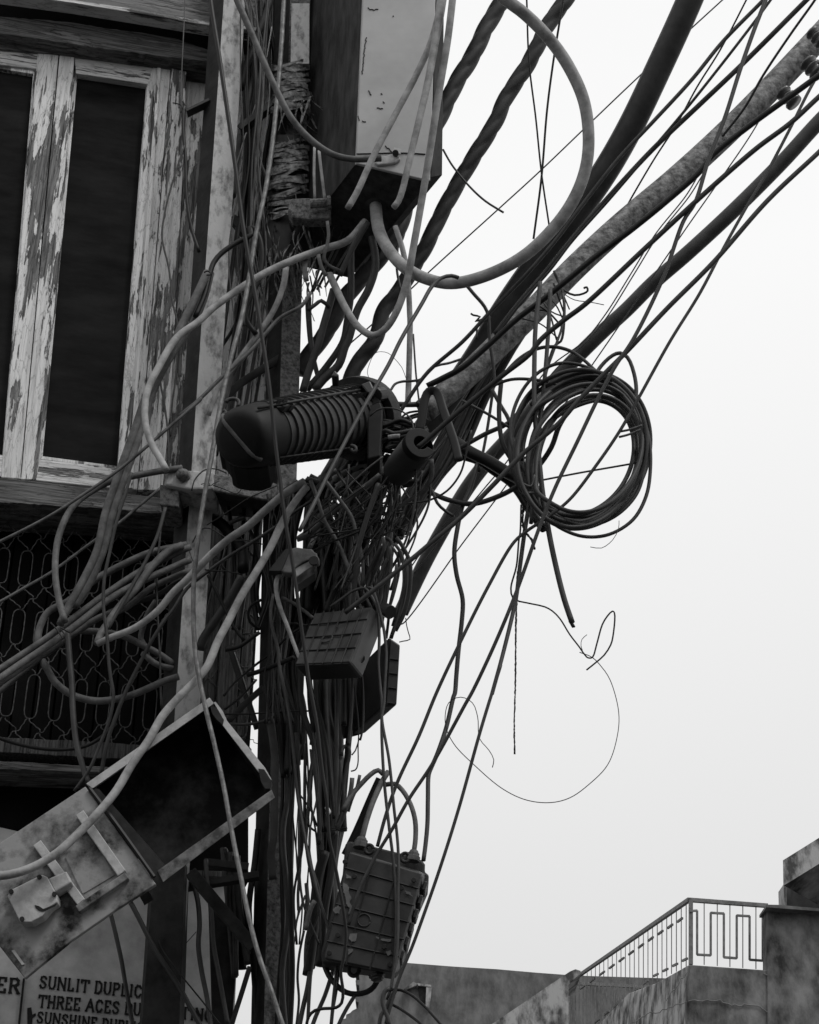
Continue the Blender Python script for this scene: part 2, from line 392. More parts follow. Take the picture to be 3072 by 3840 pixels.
# balcony lattice in cast iron, laid out on the wall itself
O = fp(*px('D -300,1040')[0][:2], .0)
def wp(u, v, off): return O + U * u - ZV * v + NV * off
mb = MB(); pitch = .0745
def link_(a, b, off, r=.0021, amp=.0045):
    pts = []
    for i in range(9):
        t = i / 8; du = a[0] + (b[0] - a[0]) * t; dv = a[1] + (b[1] - a[1]) * t
        L = math.hypot(b[0] - a[0], b[1] - a[1]); nx, ny = -(b[1] - a[1]) / L, (b[0] - a[0]) / L
        w = amp * math.sin(2 * math.pi * t) + amp * .5 * math.sin(4 * math.pi * t)
        pts.append(wp(du + nx * w, dv + ny * w, off))
    mb.tube(pts, r, 5)
v = .02
rows = [('x', .10), ('o', .13), ('x', .088), ('o', .125), ('x', .10), ('o', .15), ('x', .09), ('x', .09)]
ncol = 14
for kind, h in rows:
    for c in range(-1, ncol):
        u0 = c * pitch
        if kind == 'x':
            top, bot, lf, rt = (u0 + pitch / 2, v), (u0 + pitch / 2, v + h), (u0, v + h / 2), (u0 + pitch, v + h / 2)
            for a, b in ((top, rt), (rt, bot), (bot, lf), (lf, top)): link_(a, b, -.03 + random.uniform(-.002, .002))
        else:
            for cc in (u0 + pitch * .5,):
                w = pitch * .27; pts = []
                for i in range(21):
                    a = 2 * math.pi * i / 20
                    x = w * math.copysign(abs(math.sin(a)) ** .8, math.sin(a)); y = (h / 2) * math.copysign(abs(math.cos(a)) ** .35, math.cos(a))
                    pts.append(wp(cc + x, v + h / 2 + y, -.03))
                mb.tube([q_ + NV * random.uniform(-.002, .002) for q_ in pts], .0021, 5, cap=False)
    v += h
mb.build('lattice', M['lat'], house, smooth=True)
mb = MB()
for c in range(15):
    u0 = c * .065 + .02
    mb.prism([wp(u0, -.05, -.12), wp(u0 + .058, -.05, -.12), wp(u0 + .058, 1.25, -.12), wp(u0, 1.25, -.12)], -NV * .02)
mb.build('boarding', M['void'], house)
hpart('balcony_beam', 'H -300,360 0,425 640,455 1050,490 1050,560 640,555 0,515 -300,490', .03, .2, 'woodv', sub=20, jit=1.5)
hpart('ledge', 'H -300,540 0,568 640,604 1050,640 1050,690 640,640 0,618 -300,590', .09, .2, 'wood', sub=20, jit=1)
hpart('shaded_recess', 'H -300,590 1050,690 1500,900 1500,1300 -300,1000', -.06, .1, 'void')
# lower limewashed wall with the painted notices
hpart('limewashed_wall', 'H -300,900 1130,1225 1440,1250 1432,1600 1412,2156 1395,2500 -300,2500', -.02, .3, 'sign')
hpart('wall_edge', 'H 1352,1570 1440,1570 1405,2400 1300,2400 1325,2100', .0, .3, 'sign', bevel=.004)
hpart('plank', 'H 1100,1225 1395,1235 1395,1270 1100,1262', .01, .05, 'woodv')
hpart('joint_strip', 'H 139,1880 152,1880 118,2200 104,2200', -.008, .02, 'ink', bevel=0)

# ---- slab-serif brush lettering: strokes on a 0..1 box (x right, y up)
GL = {
 'S': [[(.84, .80), (.70, .95), (.45, 1), (.2, .9), (.16, .7), (.35, .56), (.66, .44), (.84, .28), (.76, .08), (.5, 0), (.25, .04), (.12, .2)]],
 'U': [[(.14, 1), (.14, .3), (.28, .05), (.5, 0), (.72, .05), (.84, .3), (.84, 1)]],
 'N': [[(.14, 0), (.14, 1), (.84, 0), (.84, 1)]],
 'L': [[(.2, 1), (.2, 0), (.82, 0), (.82, .2)]],
 'I': [[(.5, 0), (.5, 1)]],
 'T': [[(.5, 0), (.5, 1)], [(.06, .8), (.06, 1), (.94, 1), (.94, .8)]],
 'D': [[(.18, 0), (.18, 1), (.55, 1), (.82, .8), (.86, .5), (.82, .2), (.55, 0), (.18, 0)]],
 'P': [[(.2, 0), (.2, 1), (.65, 1), (.84, .87), (.84, .65), (.65, .5), (.2, .5)]],
 'C': [[(.84, .78), (.66, .97), (.4, 1), (.18, .8), (.12, .5), (.18, .2), (.4, 0), (.66, .03), (.84, .22)]],
 'A': [[(.08, 0), (.5, 1), (.92, 0)], [(.25, .36), (.75, .36)]],
 'H': [[(.16, 0), (.16, 1)], [(.84, 0), (.84, 1)], [(.16, .5), (.84, .5)]],
 'R': [[(.18, 0), (.18, 1), (.62, 1), (.8, .87), (.8, .66), (.62, .52), (.18, .52)], [(.5, .52), (.88, 0)]],
 'E': [[(.82, .8), (.82, 1), (.2, 1), (.2, 0), (.84, 0), (.84, .2)], [(.2, .52), (.62, .52)]],
 'G': [[(.84, .78), (.66, .97), (.4, 1), (.18, .8), (.12, .5), (.18, .2), (.4, 0), (.7, .03), (.84, .16), (.84, .42), (.58, .42)]],
}
SERIF = {'U': [(.14, 1), (.84, 1)], 'N': [(.14, 0), (.14, 1), (.84, 1)], 'L': [(.2, 1), (.2, 0)], 'I': [(.5, 0), (.5, 1)], 'T': [(.5, 0)],
         'D': [(.18, 0), (.18, 1)], 'P': [(.2, 0), (.2, 1)], 'A': [(.08, 0), (.92, 0)], 'H': [(.16, 0), (.16, 1), (.84, 0), (.84, 1)],
         'R': [(.18, 0), (.18, 1), (.88, 0)], 'E': [(.2, 0), (.2, 1)]}
WID = {'I': .45, 'E': .82, 'L': .8, 'P': .85, 'S': .85, 'T': .95, 'A': 1.0, 'N': 1.02}
def lettering(mb, text, p0, adv, h, space=.22, th=.19, skew=0.0):
    """p0, adv: wall points; text runs from p0 along adv (vector per unit of cap height)"""
    X = adv.normalized(); H = h; x = 0.0; seed = 0
    for ch in text:
        if ch == ' ': x += .42 * H; continue
        w = WID.get(ch, .9) * .86 * H
        def pt(q): return p0 + X * (x + q[0] * w) + ZV * (q[1] * H + random.uniform(-.006, .006) * H)
        def seg(a, b, t):
            nonlocal seed
            A, B = pt(a), pt(b); d = (B - A)
            if d.length < 1e-5: return
            d.normalize(); s = NV.cross(d).normalized() * (t * H / 2); e = d * (t * H * .35); seed += 1
            k = NV * (.0012 + .00012 * (seed % 9))
            mb.prism([A - e + s + k, B + e + s * random.uniform(.9, 1.1) + k, B + e - s + k, A - e - s + k], -NV * .003)
        for st in GL[ch]:
            for a, b in zip(st[:-1], st[1:]):
                hor = abs(b[1] - a[1]) < .1
                seg(a, b, th * (.62 if hor else 1.0))
        for q in SERIF.get(ch, []): seg((q[0] - .13 * .9 / WID.get(ch, .9), q[1]), (q[0] + .13 * .9 / WID.get(ch, .9), q[1]), th * .5)
        x += w + space * H * .55
    return x
def text_line(text, a, b, hpx_pts, fit=None):
    A, B = fpts(a, -.0185)[0], fpts(b, -.0185)[0]
    t, bt = fpts(hpx_pts, -.0185)
    h = abs(t.z - bt.z)
    nonlocal_mb = MB()
    st = random.getstate(); L = lettering(nonlocal_mb, text[:fit] if fit else text, A, B - A, 1.0 * h); random.setstate(st)
    # squeeze to the painted width
    q = MB(); lettering(q, text, A, B - A, h)
    k = (B - A).length / L; X = (B - A).normalized()
    q.v = [A + X * ((v_ - A).dot(X) * k) + ((v_ - A) - X * (v_ - A).dot(X)) for v_ in q.v]
    return q
L1 = text_line('SUNLIT DUPLICATING', 'H 236,1936', 'H 862,1996', 'H 380,1880 380,1950', 13)
L1.build('lettering', M['ink'], house)
L2 = text_line('THREE ACES DUPLICATING', 'H 228,2052', 'H 856,2104', 'H 380,1992 380,2062', 13)
L2.build('lettering', M['ink'], house)
L3 = text_line('SUNSHINE DUPLICATING', 'H 220,2146', 'H 590,2184', 'H 380,2096 380,2160', 8)
L3.build('lettering', M['ink'], house)
L4 = text_line('PRINTER', 'H -560,1942', 'H 128,1974', 'H 60,1880 60,1972')
L4.v = [v_ for v_ in L4.v]
L4b = text_line('ER', 'H -25,1960', 'H 128,1972', 'H 60,1882 60,1968')
L4b.build('lettering', M['ink'], house)
# brush daub beside the third line
hpart('paint_daub', 'H 165,2060 190,2055 196,2100 215,2090 218,2104 198,2120 190,2200 166,2200', -.0175, .002, 'ink', bevel=0)

# ------------------------------------------------------------------ buildings far behind, lower right
def wall_far(name, label, s, Y, thick, m, cat='building', group=None, bevel=.01):
    p = [W(a[0], a[1], Y) for a in px(s)]
    mb = MB().prism(p, (0, thick, 0)); return tag(mb.build(name, M[m], bevel=bevel), label, cat, group)
# brick-ended house with a small window hood
b1 = empty('brick_house', W(1700, 3840, 24), 'far stained house wall with ragged brick edge and small window hood', 'house')
edge = px('I 800,1830 775,1838 778,1860 800,1865 802,1890 778,1893 780,1915 800,1922 803,1985 776,1990 778,2020 798,2026 790,2060 760,2075 745,2090 722,2100 720,2122 690,2130 668,2156 600,2300')
top = px('J 720,832 560,820 400,806 220,795 130,788 30,780')
pts = [(a[0], a[1]) for a in edge] + [(1200, 4300), (2700, 4300), (2700, 3675)] + [(a[0], a[1]) for a in top] + [(1505, 3612)]
MB().prism([W(x, y, 24) for x, y in pts], (0, 5, 0)).build('wall', M['plaster2'], b1)
mb = MB().prism([W(a[0], a[1], 23.9) for a in px('I 1150,1910 1235,1920 1235,1932 1158,1924')], (0, .09, 0)); 
mb.prism([W(a[0], a[1], 23.86) for a in px('I 1205,1935 1238,1935 1225,2060 1200,2050')], (0, .13, 0))
mb.prism([W(a[0], a[1], 23.86) for a in px('I 1070,1945 1130,1900 1150,1915 1140,1925 1085,1950')], (0, .13, 0))
mb.build('window_hood', M['pale_plaster'], b1)
MB().prism([W(a[0], a[1], 23.97) for a in px('I 1156,1926 1206,1936 1200,2040 1170,2030')], (0, .02, 0)).build('window', M['dsteel'], b1)
# sloping pale parapet
sp = empty('stair_parapet', W(2050, 3840, 19), 'pale flaking sloping parapet wall in front of the far house', 'wall')
MB().prism([W(a[0], a[1], 18.5) for a in px('J 300,1100 380,1031 500,950 600,882 700,815 722,806 742,812 748,822 700,858 694,880 694,1200 300,1200')], (0, .9, 0)).build('wall', M['pale_plaster'], sp)
# railing house
YB = 15.0
hb = empty('terrace_house', W(2650, 3840, YB), 'concrete terrace house with stained walls under the iron railing', 'house')
def back(p, Yb):                   # same height, pushed to another distance along the picture's receding lines
    return p
A0 = W(2583, 3618, YB); A0b = W(2874, 3640, YB + .35)   # foot of the front railing
mb = MB()
mb.prism([W(a[0], a[1], YB) for a in px('J 1190,787 1516,810 1900,836 1900,1300 1183,1300 1183,935')], (.0, 3.0, 0))
mb.build('wall', M['plaster'], hb, bevel=.01)
MB().prism([W(a[0], a[1], YB - .02) for a in px('J 1510,545 1725,558 1900,570 1900,1300 1514,1300')], (.0, .22, 0)).build('raised_wall', M['plaster'], hb, bevel=.01)
# receding side wall (its top follows the railing foot down to the left)
side = [(a[0], a[1]) for a in px('J 1189,787 1060,860 940,905 820,1031 640,1250 1183,1300')]
q = []
for i, (x, y) in enumerate(side):
    t = (2583 - x) / 800.0; q.append(W(x, y, YB + .02 + 7.5 * max(0, t)))
mb = MB().prism(q, (.5, .25, 0)); mb.build('side_wall', M['pale_plaster'], hb, bevel=.01)
mb = MB().prism([W(a[0], a[1], YB - .15) for a in px('J 1508,540 1560,541 1725,556 1900,570 1900,580 1508,551')], (0, .35, 0)); mb.build('coping', M['plaster2'], hb)
# cracks as raised ragged lips
mb = MB()
for s in ('J 1190,940 1300,935 1350,952 1420,955 1480,965 1520,990 1545,985 1570,955 1600,958', 'J 1183,940 1120,960 1080,975 1020,990 960,1025', 'J 1188,800 1150,860 1120,900 1100,935', 'J 1500,820 1540,860 1570,850 1560,900'):
    P, _ = path3(s, YB - .012, YB - .012, 12); 
    P = [v_ + Vector((random.uniform(-.012, .012), 0, random.uniform(-.012, .012))) for v_ in P]
    mb.tube(P, .005, 5)
mb.build('crack', M['rail'], hb)
# upper block
ub = empty('roof_block', W(3000, 3400, 17), 'stained concrete roof block with overhanging slab at the right edge', 'building')
MB().hexa([W(a[0], a[1], 16.4) for a in px('J 1576,358 1578,462 1725,372 1725,265')], [W(a[0], a[1], 22) for a in px('J 1900,190 1900,330 2300,120 2300,20')]).build('slab', M['pale_plaster'], ub)
MB().prism([W(a[0], a[1], 16.45) for a in px('J 1576,357 1650,310 1725,264 2000,100 2000,210 1725,374 1578,463')], (2.2, 3, .0)).build('fascia', M['plaster'], ub, bevel=.01)
MB().prism([W(a[0], a[1], 17.2) for a in px('J 1580,455 1592,455 1592,548 1582,546')], (0, .3, 0)).build('pier', M['pale_plaster'], ub)
MB().prism([W(a[0], a[1], 17.6) for a in px('J 1590,440 2000,250 2000,640 1590,600')], (0, .3, 0)).build('wall', M['plaster2'], ub)

# iron railing with a meander pattern
rl = empty('terrace_railing', W(2590, 3610, YB), 'iron railing with a meander pattern along the terrace edge', 'railing')
def bar(mb, a, b, r, Y0, Y1=None):
    if isinstance(mb, str):
        MB().tube([W(a[0], a[1], Y0), W(b[0], b[1], Y1 if Y1 else Y0)], r, 4, phase=math.pi / 4).build(mb, M['rail'], rl); return
    mb.tube([W(a[0], a[1], Y0), W(b[0], b[1], Y1 if Y1 else Y0)], r, 4, phase=math.pi / 4)
def J(x, y): return (1500 + x * .9113, 2900 + y * .9113)
m1, m2, m3 = MB(), MB(), MB()
yr = YB + .1
def fy(t): return yr + .25 * t
# front run
bar(m1, J(1190, 521), J(1512, 545), .026, yr, fy(1))
bar('corner_post', J(1197, 519), J(1197, 787), .026, yr)
bar('end_post', J(1508, 545), J(1508, 808), .014, fy(1))
tl = lambda x: 524 + (x - 1197) * .075
bl = lambda x: 783 + (x - 1197) * .083
for x in (1252, 1306, 1358, 1411, 1465): bar('baluster', J(x, tl(x)), J(x, bl(x)), .006, fy((x - 1197) / 311))
mx = [(1190, 567), (1223, 565), (1223, 746), (1279, 749), (1279, 574), (1333, 577), (1333, 757), (1386, 761), (1386, 585), (1439, 588), (1439, 767), (1493, 771), (1493, 593), (1512, 596)]
for a, b in zip(mx[:-1], mx[1:]): bar(m3, J(*a), J(*b), .014, fy((a[0] - 1197) / 311) - .02, fy((b[0] - 1197) / 311) - .02)
# receding run: from the corner (1197,519) to (692,862)
def ry(x): return yr + (1197 - x) / 505 * 6.0
bar('handrail', J(1192, 519), J(694, 862), .026, yr, ry(694))
tl2 = lambda x: 521 + (1197 - x) * .679
bl2 = lambda x: 785 + (1197 - x) * .51 + max(0, (1040 - x)) * .30
xs = [1178 - 20.3 * k * (1 - .004 * k) for k in range(25)]
for k, x in enumerate(xs):
    if x < 700: break
    bar('baluster', J(x, tl2(x) + 2), J(x, bl2(x)), .006, ry(x))
k = 0
for x in range(1150, 720, -40):
    h = bl2(x) - tl2(x)
    for f in ((.26,) if k % 2 else (.26,)):
        bar('meander_piece', J(x + 12, tl2(x + 12) + h * .2), J(x - 8, tl2(x - 8) + h * .2 + 2), .014, ry(x + 12) - .02, ry(x - 8) - .02)
    bar('meander_piece', J(x + 32, bl2(x + 32) - h * .12), J(x + 12, bl2(x + 12) - h * .12), .014, ry(x + 32) - .02, ry(x + 12) - .02)
    k += 1
bar('handrail', J(692, 862), J(1030, 880), .03, ry(694), ry(694) + 1)
bar('end_post', J(693, 862), J(693, 1060), .03, ry(694))
for x in range(706, 1000, 16):
    bar('baluster', J(x, 866 + (x - 692) * .05), J(x, 1060 if x < 800 else 1040 - (x - 800) * .75), .01, ry(694) + .3)
m1.build('handrail', M['rail'], rl); m3.build('meander', M['rail'], rl)
# ================================================================== POLES
def pole(name, label, bot, top, Y, m_front, m_side, ratio, depth=.1):
    """square-section post; bot/top = (left, edge, right, y) in photograph pixels; the left face is turned away"""
    def ring(l, e, r, y):
        E_ = W(e, y, Y); L_ = W(l, y, Y + depth); R_ = W(r, y, Y + depth * ratio)
        z = E_.z; return [Vector((E_.x, E_.y, z)), Vector((R_.x * 1, R_.y, z)), Vector((R_.x + L_.x - E_.x, L_.y + R_.y - E_.y, z)), Vector((L_.x, L_.y, z))]
    root = empty(name, W(bot[1], bot[3], Y), label, 'pole')
    n = 14; rings = []
    for i in range(n + 1):
        t = i / n; rings.append(ring(*[bot[k] + (top[k] - bot[k]) * t for k in range(4)]))
    for nm, (a, b), mm in (('front_face', (0, 1), m_front), ('side_face', (3, 0), m_side)):  # side face gets near-black steel: its shade is put into the colour
        mb = MB(); V, F = [], []
        cen = lambda rg: (rg[0] + rg[1] + rg[2] + rg[3]) / 4
        for rg in rings:
            A, B = rg[a], rg[b]; c = cen(rg)
            V += [A, B, B + (c - B) * .25, A + (c - A) * .25]
        F = [(i * 4 + j, i * 4 + (j + 1) % 4, (i + 1) * 4 + (j + 1) % 4, (i + 1) * 4 + j) for i in range(n) for j in range(4)] + [(3, 2, 1, 0), (n * 4, n * 4 + 1, n * 4 + 2, n * 4 + 3)]
        mb.add(V, F).build(nm, M[mm], root)
    mb = MB(); V = []
    for rg in rings:
        c = (rg[0] + rg[1] + rg[2] + rg[3]) / 4
        V += [q + (c - q) * (.12 if k else .14) for k, q in enumerate(rg)]
    F = [(i * 4 + j, i * 4 + (j + 1) % 4, (i + 1) * 4 + (j + 1) % 4, (i + 1) * 4 + j) for i in range(n) for j in range(4)]
    mb.add(V, F).build('core', M[m_side], root)
    return root
# down to the street, up past the frame
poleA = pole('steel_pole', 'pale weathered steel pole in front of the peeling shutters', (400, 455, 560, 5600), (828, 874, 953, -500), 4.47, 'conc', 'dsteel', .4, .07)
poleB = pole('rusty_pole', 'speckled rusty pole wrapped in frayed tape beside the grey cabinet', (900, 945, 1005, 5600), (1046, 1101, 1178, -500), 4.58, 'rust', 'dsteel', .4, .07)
# pale painted stretch of the rusty pole, top
# frayed tape wraps
rg = random.Random(3)
tw = MB()
def pole_x(y): return (1023 + (y - 57) * -.0171, 1161 - (y - 57) * .0205)
for zone, cnt in (((240, 410), 26), ((515, 800), 44)):
    for k in range(cnt):
        y = rg.uniform(*zone); l, r_ = pole_x(y); c = (l + r_) / 2 + rg.uniform(-6, 6); w = (r_ - l) / 2 + rg.uniform(-6, 12)
        tilt = rg.uniform(-26, 12); Yc = 4.56; hw = rg.uniform(3, 8); pts = []; nn = 14
        a0, a1 = rg.uniform(-2.6, -1.6), rg.uniform(.9, 2.3)
        V = []
        for i in range(nn + 1):
            a = a0 + (a1 - a0) * i / nn
            x = c + w * math.sin(a); yy = y + tilt * math.sin(a) + 3 * math.sin(a * 3 + k) - 16 * (1 - math.cos(a)) * -.3
            Y = Yc - .085 * math.cos(a) - rg.uniform(0, .004)
            tw_ = hw * (1 + .3 * math.sin(a * 4 + k))
            V += [W(x, yy - tw_, Y), W(x, yy + tw_, Y + rg.uniform(-.004, .004))]
        tw.add(V, [(2 * i, 2 * i + 1, 2 * i + 3, 2 * i + 2) for i in range(nn)])
tw.build('tape_wrap', M['tape'], poleB, smooth=True)
tw = MB()
for k in range(74):
    y0 = rg.choice([rg.uniform(330, 430), rg.uniform(700, 860), rg.uniform(860, 1060), rg.uniform(880, 1000)]); l, r_ = pole_x(y0)
    x0 = rg.uniform(l - 10, r_ + 60) if y0 > 800 else rg.uniform(l + 20, r_ + 25)
    L = rg.uniform(50, 190); dx = rg.uniform(-50, 60); hw = rg.uniform(2, 7.5); V = []; nn = 9; ph = rg.uniform(0, 6)
    for i in range(nn + 1):
        t = i / nn; x = x0 + dx * t * t + 9 * math.sin(t * 4 + ph); yy = y0 + L * t; Y = 4.47 + .05 * math.sin(t * 3 + ph)
        ww = hw * (1 - .5 * t) * math.cos(t * 2 + ph); V += [W(x - ww - 1, yy, Y), W(x + ww + 1, yy + 2, Y + .008)]
    tw.add(V, [(2 * i, 2 * i + 1, 2 * i + 3, 2 * i + 2) for i in range(nn)])
tw.build('loose_tape_ends', M['tape'], poleB, smooth=True)
# backing of old wraps
mb = MB()
for (ya, yb, ex) in ((235, 420, 4), (505, 820, 14), (820, 1010, 34)):
    V = []; n = 14; rows_ = 8
    for i in range(rows_ + 1):
        y = ya + (yb - ya) * i / rows_; l, r_ = pole_x(y); c, w = (l + r_) / 2, (r_ - l) / 2 + ex * math.sin(math.pi * i / rows_) 
        for j in range(n):
            a = 2 * math.pi * j / n; V.append(W(c + w * math.sin(a) + rg.uniform(-3, 3), y, 4.57 - .075 * math.cos(a)))
    mb.add(V, [(i * n + j, i * n + (j + 1) % n, (i + 1) * n + (j + 1) % n, (i + 1) * n + j) for i in range(rows_) for j in range(n)])
mb.build('wrap_core', M['k'], poleB, smooth=True)

def sxy(s): return [(a[0], a[1]) for a in px(s)]
def plate(name, label, cat, s, Y, thick, m, bevel=.003, vec=None, group=None):
    pts = px(s); mb = MB()
    if isinstance(Y, (tuple, list)):
        ring = [W(a[0], a[1], y) for a, y in zip(pts, Y)]
    else: ring = [W(a[0], a[1], Y) for a in pts]
    mb.prism(ring, vec if vec is not None else (0, thick, 0))
    return tag(mb.build(name, M[m], bevel=bevel), label, cat, group)
# pole clamps
cl = empty('pole_clamp', W(1140, 780, 4.42), 'rusty band clamp with a bolt on the taped pole', 'clamp')
mb = MB().prism([W(a[0], a[1], 4.40) for a in px('B 492,1252 600,1248 742,1262 742,1376 600,1382 500,1372 470,1330')], (0, .05, 0)); mb.build('band', M['rust'], cl, bevel=.006)
a, b = W(*sxy('B 612,1288')[0], 4.37), W(*sxy('B 722,1280')[0], 4.37)
MB().tube([a, b], .017, 14).build('bolt', M['rust'], cl, smooth=False, bevel=.002)
MB().tube([b, b + (b - a) * .2], .026, 6).build('nut', M['rust'], cl, bevel=.002)
cl = empty('pole_bracket', W(690, 1790, 4.36), 'pale clamp bracket with a round bolt head on the pale steel pole', 'bracket')
MB().prism([W(a[0], a[1], 4.36) for a in px('D 1050,802 1180,812 1352,824 1350,932 1200,934 1045,905')], (0, .16, 0)).build('clamp_plate', M['conc'], cl, bevel=.006)
MB().prism([W(a[0], a[1], 4.38) for a in px('D 1010,902 1110,915 1130,930 1130,1046 1010,1030')], (0, .14, 0)).build('lower_block', M['rust'], cl, bevel=.004)
c = W(*sxy('D 1164,850')[0], 4.36); dv = Vector((-.2, -1, -.35)).normalized()
MB().tube([c, c + dv * .02, c + dv * .035, c + dv * .042], [.022, .021, .014, .005], 12).build('bolt_head', M['rust'], cl, smooth=True)
MB().prism([W(a[0], a[1], 4.37) for a in px('M 425,225 600,240 820,275 1040,300 1120,330 1120,470 1000,500 820,465 430,400')], (0, .012, 0)).build('channel_face', M['rust'], cl, bevel=.003)
MB().hexa([W(a[0], a[1], 4.38) for a in px('M 425,404 820,470 1000,505 1150,480')][:4], [W(a[0], a[1], 4.72) for a in px('M 560,670 820,690 1060,710 1150,640')]).build('channel_underside', M['dsteel'], cl)

# ================================================================== GREY SWITCH CABINET
cab = empty('switch_cabinet', W(1480, 660, 4.25), 'tall grey sheet metal cabinet fixed high on the rusty pole', 'cabinet')
Yf = 4.22
def at_z(x, y, Z):                 # point on this pixel's ray at height Z
    d = ray(x, y); return CAMP + d * ((Z - CAMH) / d.z)
f = [W(x, y, Yf) for x, y in sxy('B 1009,-1500 1449,-1500 1372,1142 903,1030')]
bl_, br_ = f[3], f[2]
backr = at_z(*sxy('B 860,1755')[0], br_.z); vec = backr - br_
vec = Vector((vec.x, vec.y, 0))
backl = bl_ + vec
top_up = (f[0] - f[3]); tu2 = (f[1] - f[2])
MB().prism([f[0], f[1], f[2], f[3]], vec.normalized() * .012).build('front_panel', M['box'], cab, bevel=.003)
q0 = vec.normalized() * .013
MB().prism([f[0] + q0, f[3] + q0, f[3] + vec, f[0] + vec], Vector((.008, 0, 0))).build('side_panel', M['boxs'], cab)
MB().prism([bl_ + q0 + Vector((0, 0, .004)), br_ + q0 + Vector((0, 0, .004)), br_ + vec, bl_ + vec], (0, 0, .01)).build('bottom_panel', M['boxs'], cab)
g0, g1 = W(*sxy('B 1452,-1500')[0], Yf + .03), W(*sxy('B 1375,1120')[0], Yf + .03)
h0, h1 = W(*sxy('B 1475,-1500')[0], Yf + .05), W(*sxy('B 1447,1106')[0], Yf + .05)
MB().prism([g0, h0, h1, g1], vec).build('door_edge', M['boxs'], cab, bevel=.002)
MB().hexa([W(*q_, Yf - .0) for q_ in sxy('B 1374,1142 1447,1108 1447,1100 1374,1130')], [W(*q_, Yf + .5) for q_ in sxy('B 900,1755 1000,1700 1000,1690 900,1745')])
# folded seam on the front, rust scars
P, _ = path3('B 905,972 1000,970 1140,966 1250,968 1340,974', Yf - .002, Yf - .002, 10)
MB().tube(P, .0022, 5).build('seam', M['dsteel'], cab)
mb = MB()
for s in ('B 975,50 1000,62 1040,60', 'B 968,235 955,330 940,470', 'B 982,575 1000,600', 'B 1035,682 1070,686', 'B 1072,642 1080,655', 'B 1060,590 1065,600', 'B 915,735 925,765', 'B 1135,100 1140,106', 'B 940,760 962,772', 'B 1140,966 1100,935 1090,925'):
    P, _ = path3(s, Yf - .001, Yf - .001, 5)
    mb.tube([v_ + Vector((rg.uniform(-.002, .002), 0, rg.uniform(-.003, .003))) for v_ in P], .0022, 5)
mb.build('rust_scar', M['dsteel'], cab)
# earth lug: square washer, bolt, rag of solder
lug = empty('earth_lug', W(*sxy('B 1160,960')[0], Yf - .01), None, None); 
lug.parent = cab; lug.location = W(*sxy('B 1160,960')[0], Yf - .01) - cab.location; bpy.context.view_layer.update()
MB().prism([W(a[0], a[1], Yf - .02) for a in px('B 1142,930 1188,940 1182,972 1136,960')], (0, .006, 0)).build('square_washer', M['conc'], lug)
MB().prism([W(a[0], a[1], Yf - .012) for a in px('B 1015,1020 1045,985 1090,985 1130,968 1180,990 1183,1005 1150,1025 1090,1035 1040,1040')], (0, .012, 0)).build('lug_tongue', M['lip'], lug, bevel=.004)
c = W(*sxy('B 1152,975')[0], Yf - .02)
MB().tube([c, c + Vector((0, -.018, -.008))], .011, 10).build('bolt', M['k'], lug, bevel=.002)
# gland under the cabinet
mb = MB(); a, b = W(*sxy('B 1042,1080')[0], 4.42), W(*sxy('B 1036,1330')[0], 4.40)
prof = [(0, .062), (.3, .060), (.32, .052), (.5, .052), (.52, .058), (.62, .058), (.64, .050), (.72, .050), (.74, .056), (.84, .056), (.86, .047), (1, .046)]
mb.tube([a + (b - a) * t for t, _ in prof], [r_ for _, r_ in prof], 24); mb.build('gland', M['n2'], cab, smooth=True)

# ================================================================== RIBBED SPLICE CLOSURE
def frame_axis(a, b):
    ax = (b - a).normalized(); up = Vector((0, 0, 1)); s_ = ax.cross(up).normalized(); u_ = s_.cross(ax).normalized(); return ax, s_, u_
a = W(*sxy('E 372,738')[0], 3.74); b = W(*sxy('E 1075,625')[0], 4.26)
sc_ = empty('splice_closure', (a + b) / 2, 'big black ribbed splice closure slung across both poles', 'splice closure')
ax, s_, u_ = frame_axis(a, b); L = (b - a).length
def ring_at(t, r, n=48, ex=0): return [a + ax * t + (s_ * math.cos(q * 2 * math.pi / n) + u_ * math.sin(q * 2 * math.pi / n)) * r for q in range(n)]
def lathe(prof, n=48):
    V = []; 
    for t, r_ in prof: V += ring_at(t, max(r_, 1e-4), n)
    F = [(i * n + j, i * n + (j + 1) % n, (i + 1) * n + (j + 1) % n, (i + 1) * n + j) for i in range(len(prof) - 1) for j in range(n)]
    return MB().add(V, F)
r0, r1_ = .090, .113
cap = [(-.046, 0), (-.045, .055), (-.040, .070), (-.030, .079), (-.012, .085), (.02, .088), (.10, r0 + .002)]
lathe(cap).build('end_cap', M['n0'], sc_, smooth=True)
lathe([(.05, r0 - .004), (L, r1_ - .004), (L, .02)]).build('body', M['n3'], sc_, smooth=True)
mb = MB(); nr = 15
for k in range(nr):
    t = .10 + (L - .13) * k / (nr - 1); r_ = r0 + (r1_ - r0) * t / L
    w = .0038; mm = lathe([(t - w, r_ - .005), (t - w * .7, r_ + .0015), (t + w * .7, r_ + .0015), (t + w, r_ - .005)]); mb.add(mm.v, mm.f)
mb.build('rib', M['n'], sc_, smooth=False)
lathe([(L - .012, r1_), (L - .01, r1_ + .022), (L + .03, r1_ + .023), (L + .033, r1_ + .02), (L + .06, r1_ + .018), (L + .062, .06), (L + .1, .055), (L + .1, 0)], 48).build('flange_ring', M['n2'], sc_, smooth=False, bevel=.003)
mb = MB()
def rib_line(ang, t0, t1, rr=.0045, h=.007):
    c0, c1 = [a + ax * t + (s_ * math.cos(ang) + u_ * math.sin(ang)) * (r0 + (r1_ - r0) * t / L + h - .002) for t in (t0, t1)]
    mb.tube([c0, c1], rr, 6)
import itertools
fwd_ang = math.atan2(u_.dot(-FWD), s_.dot(-FWD))
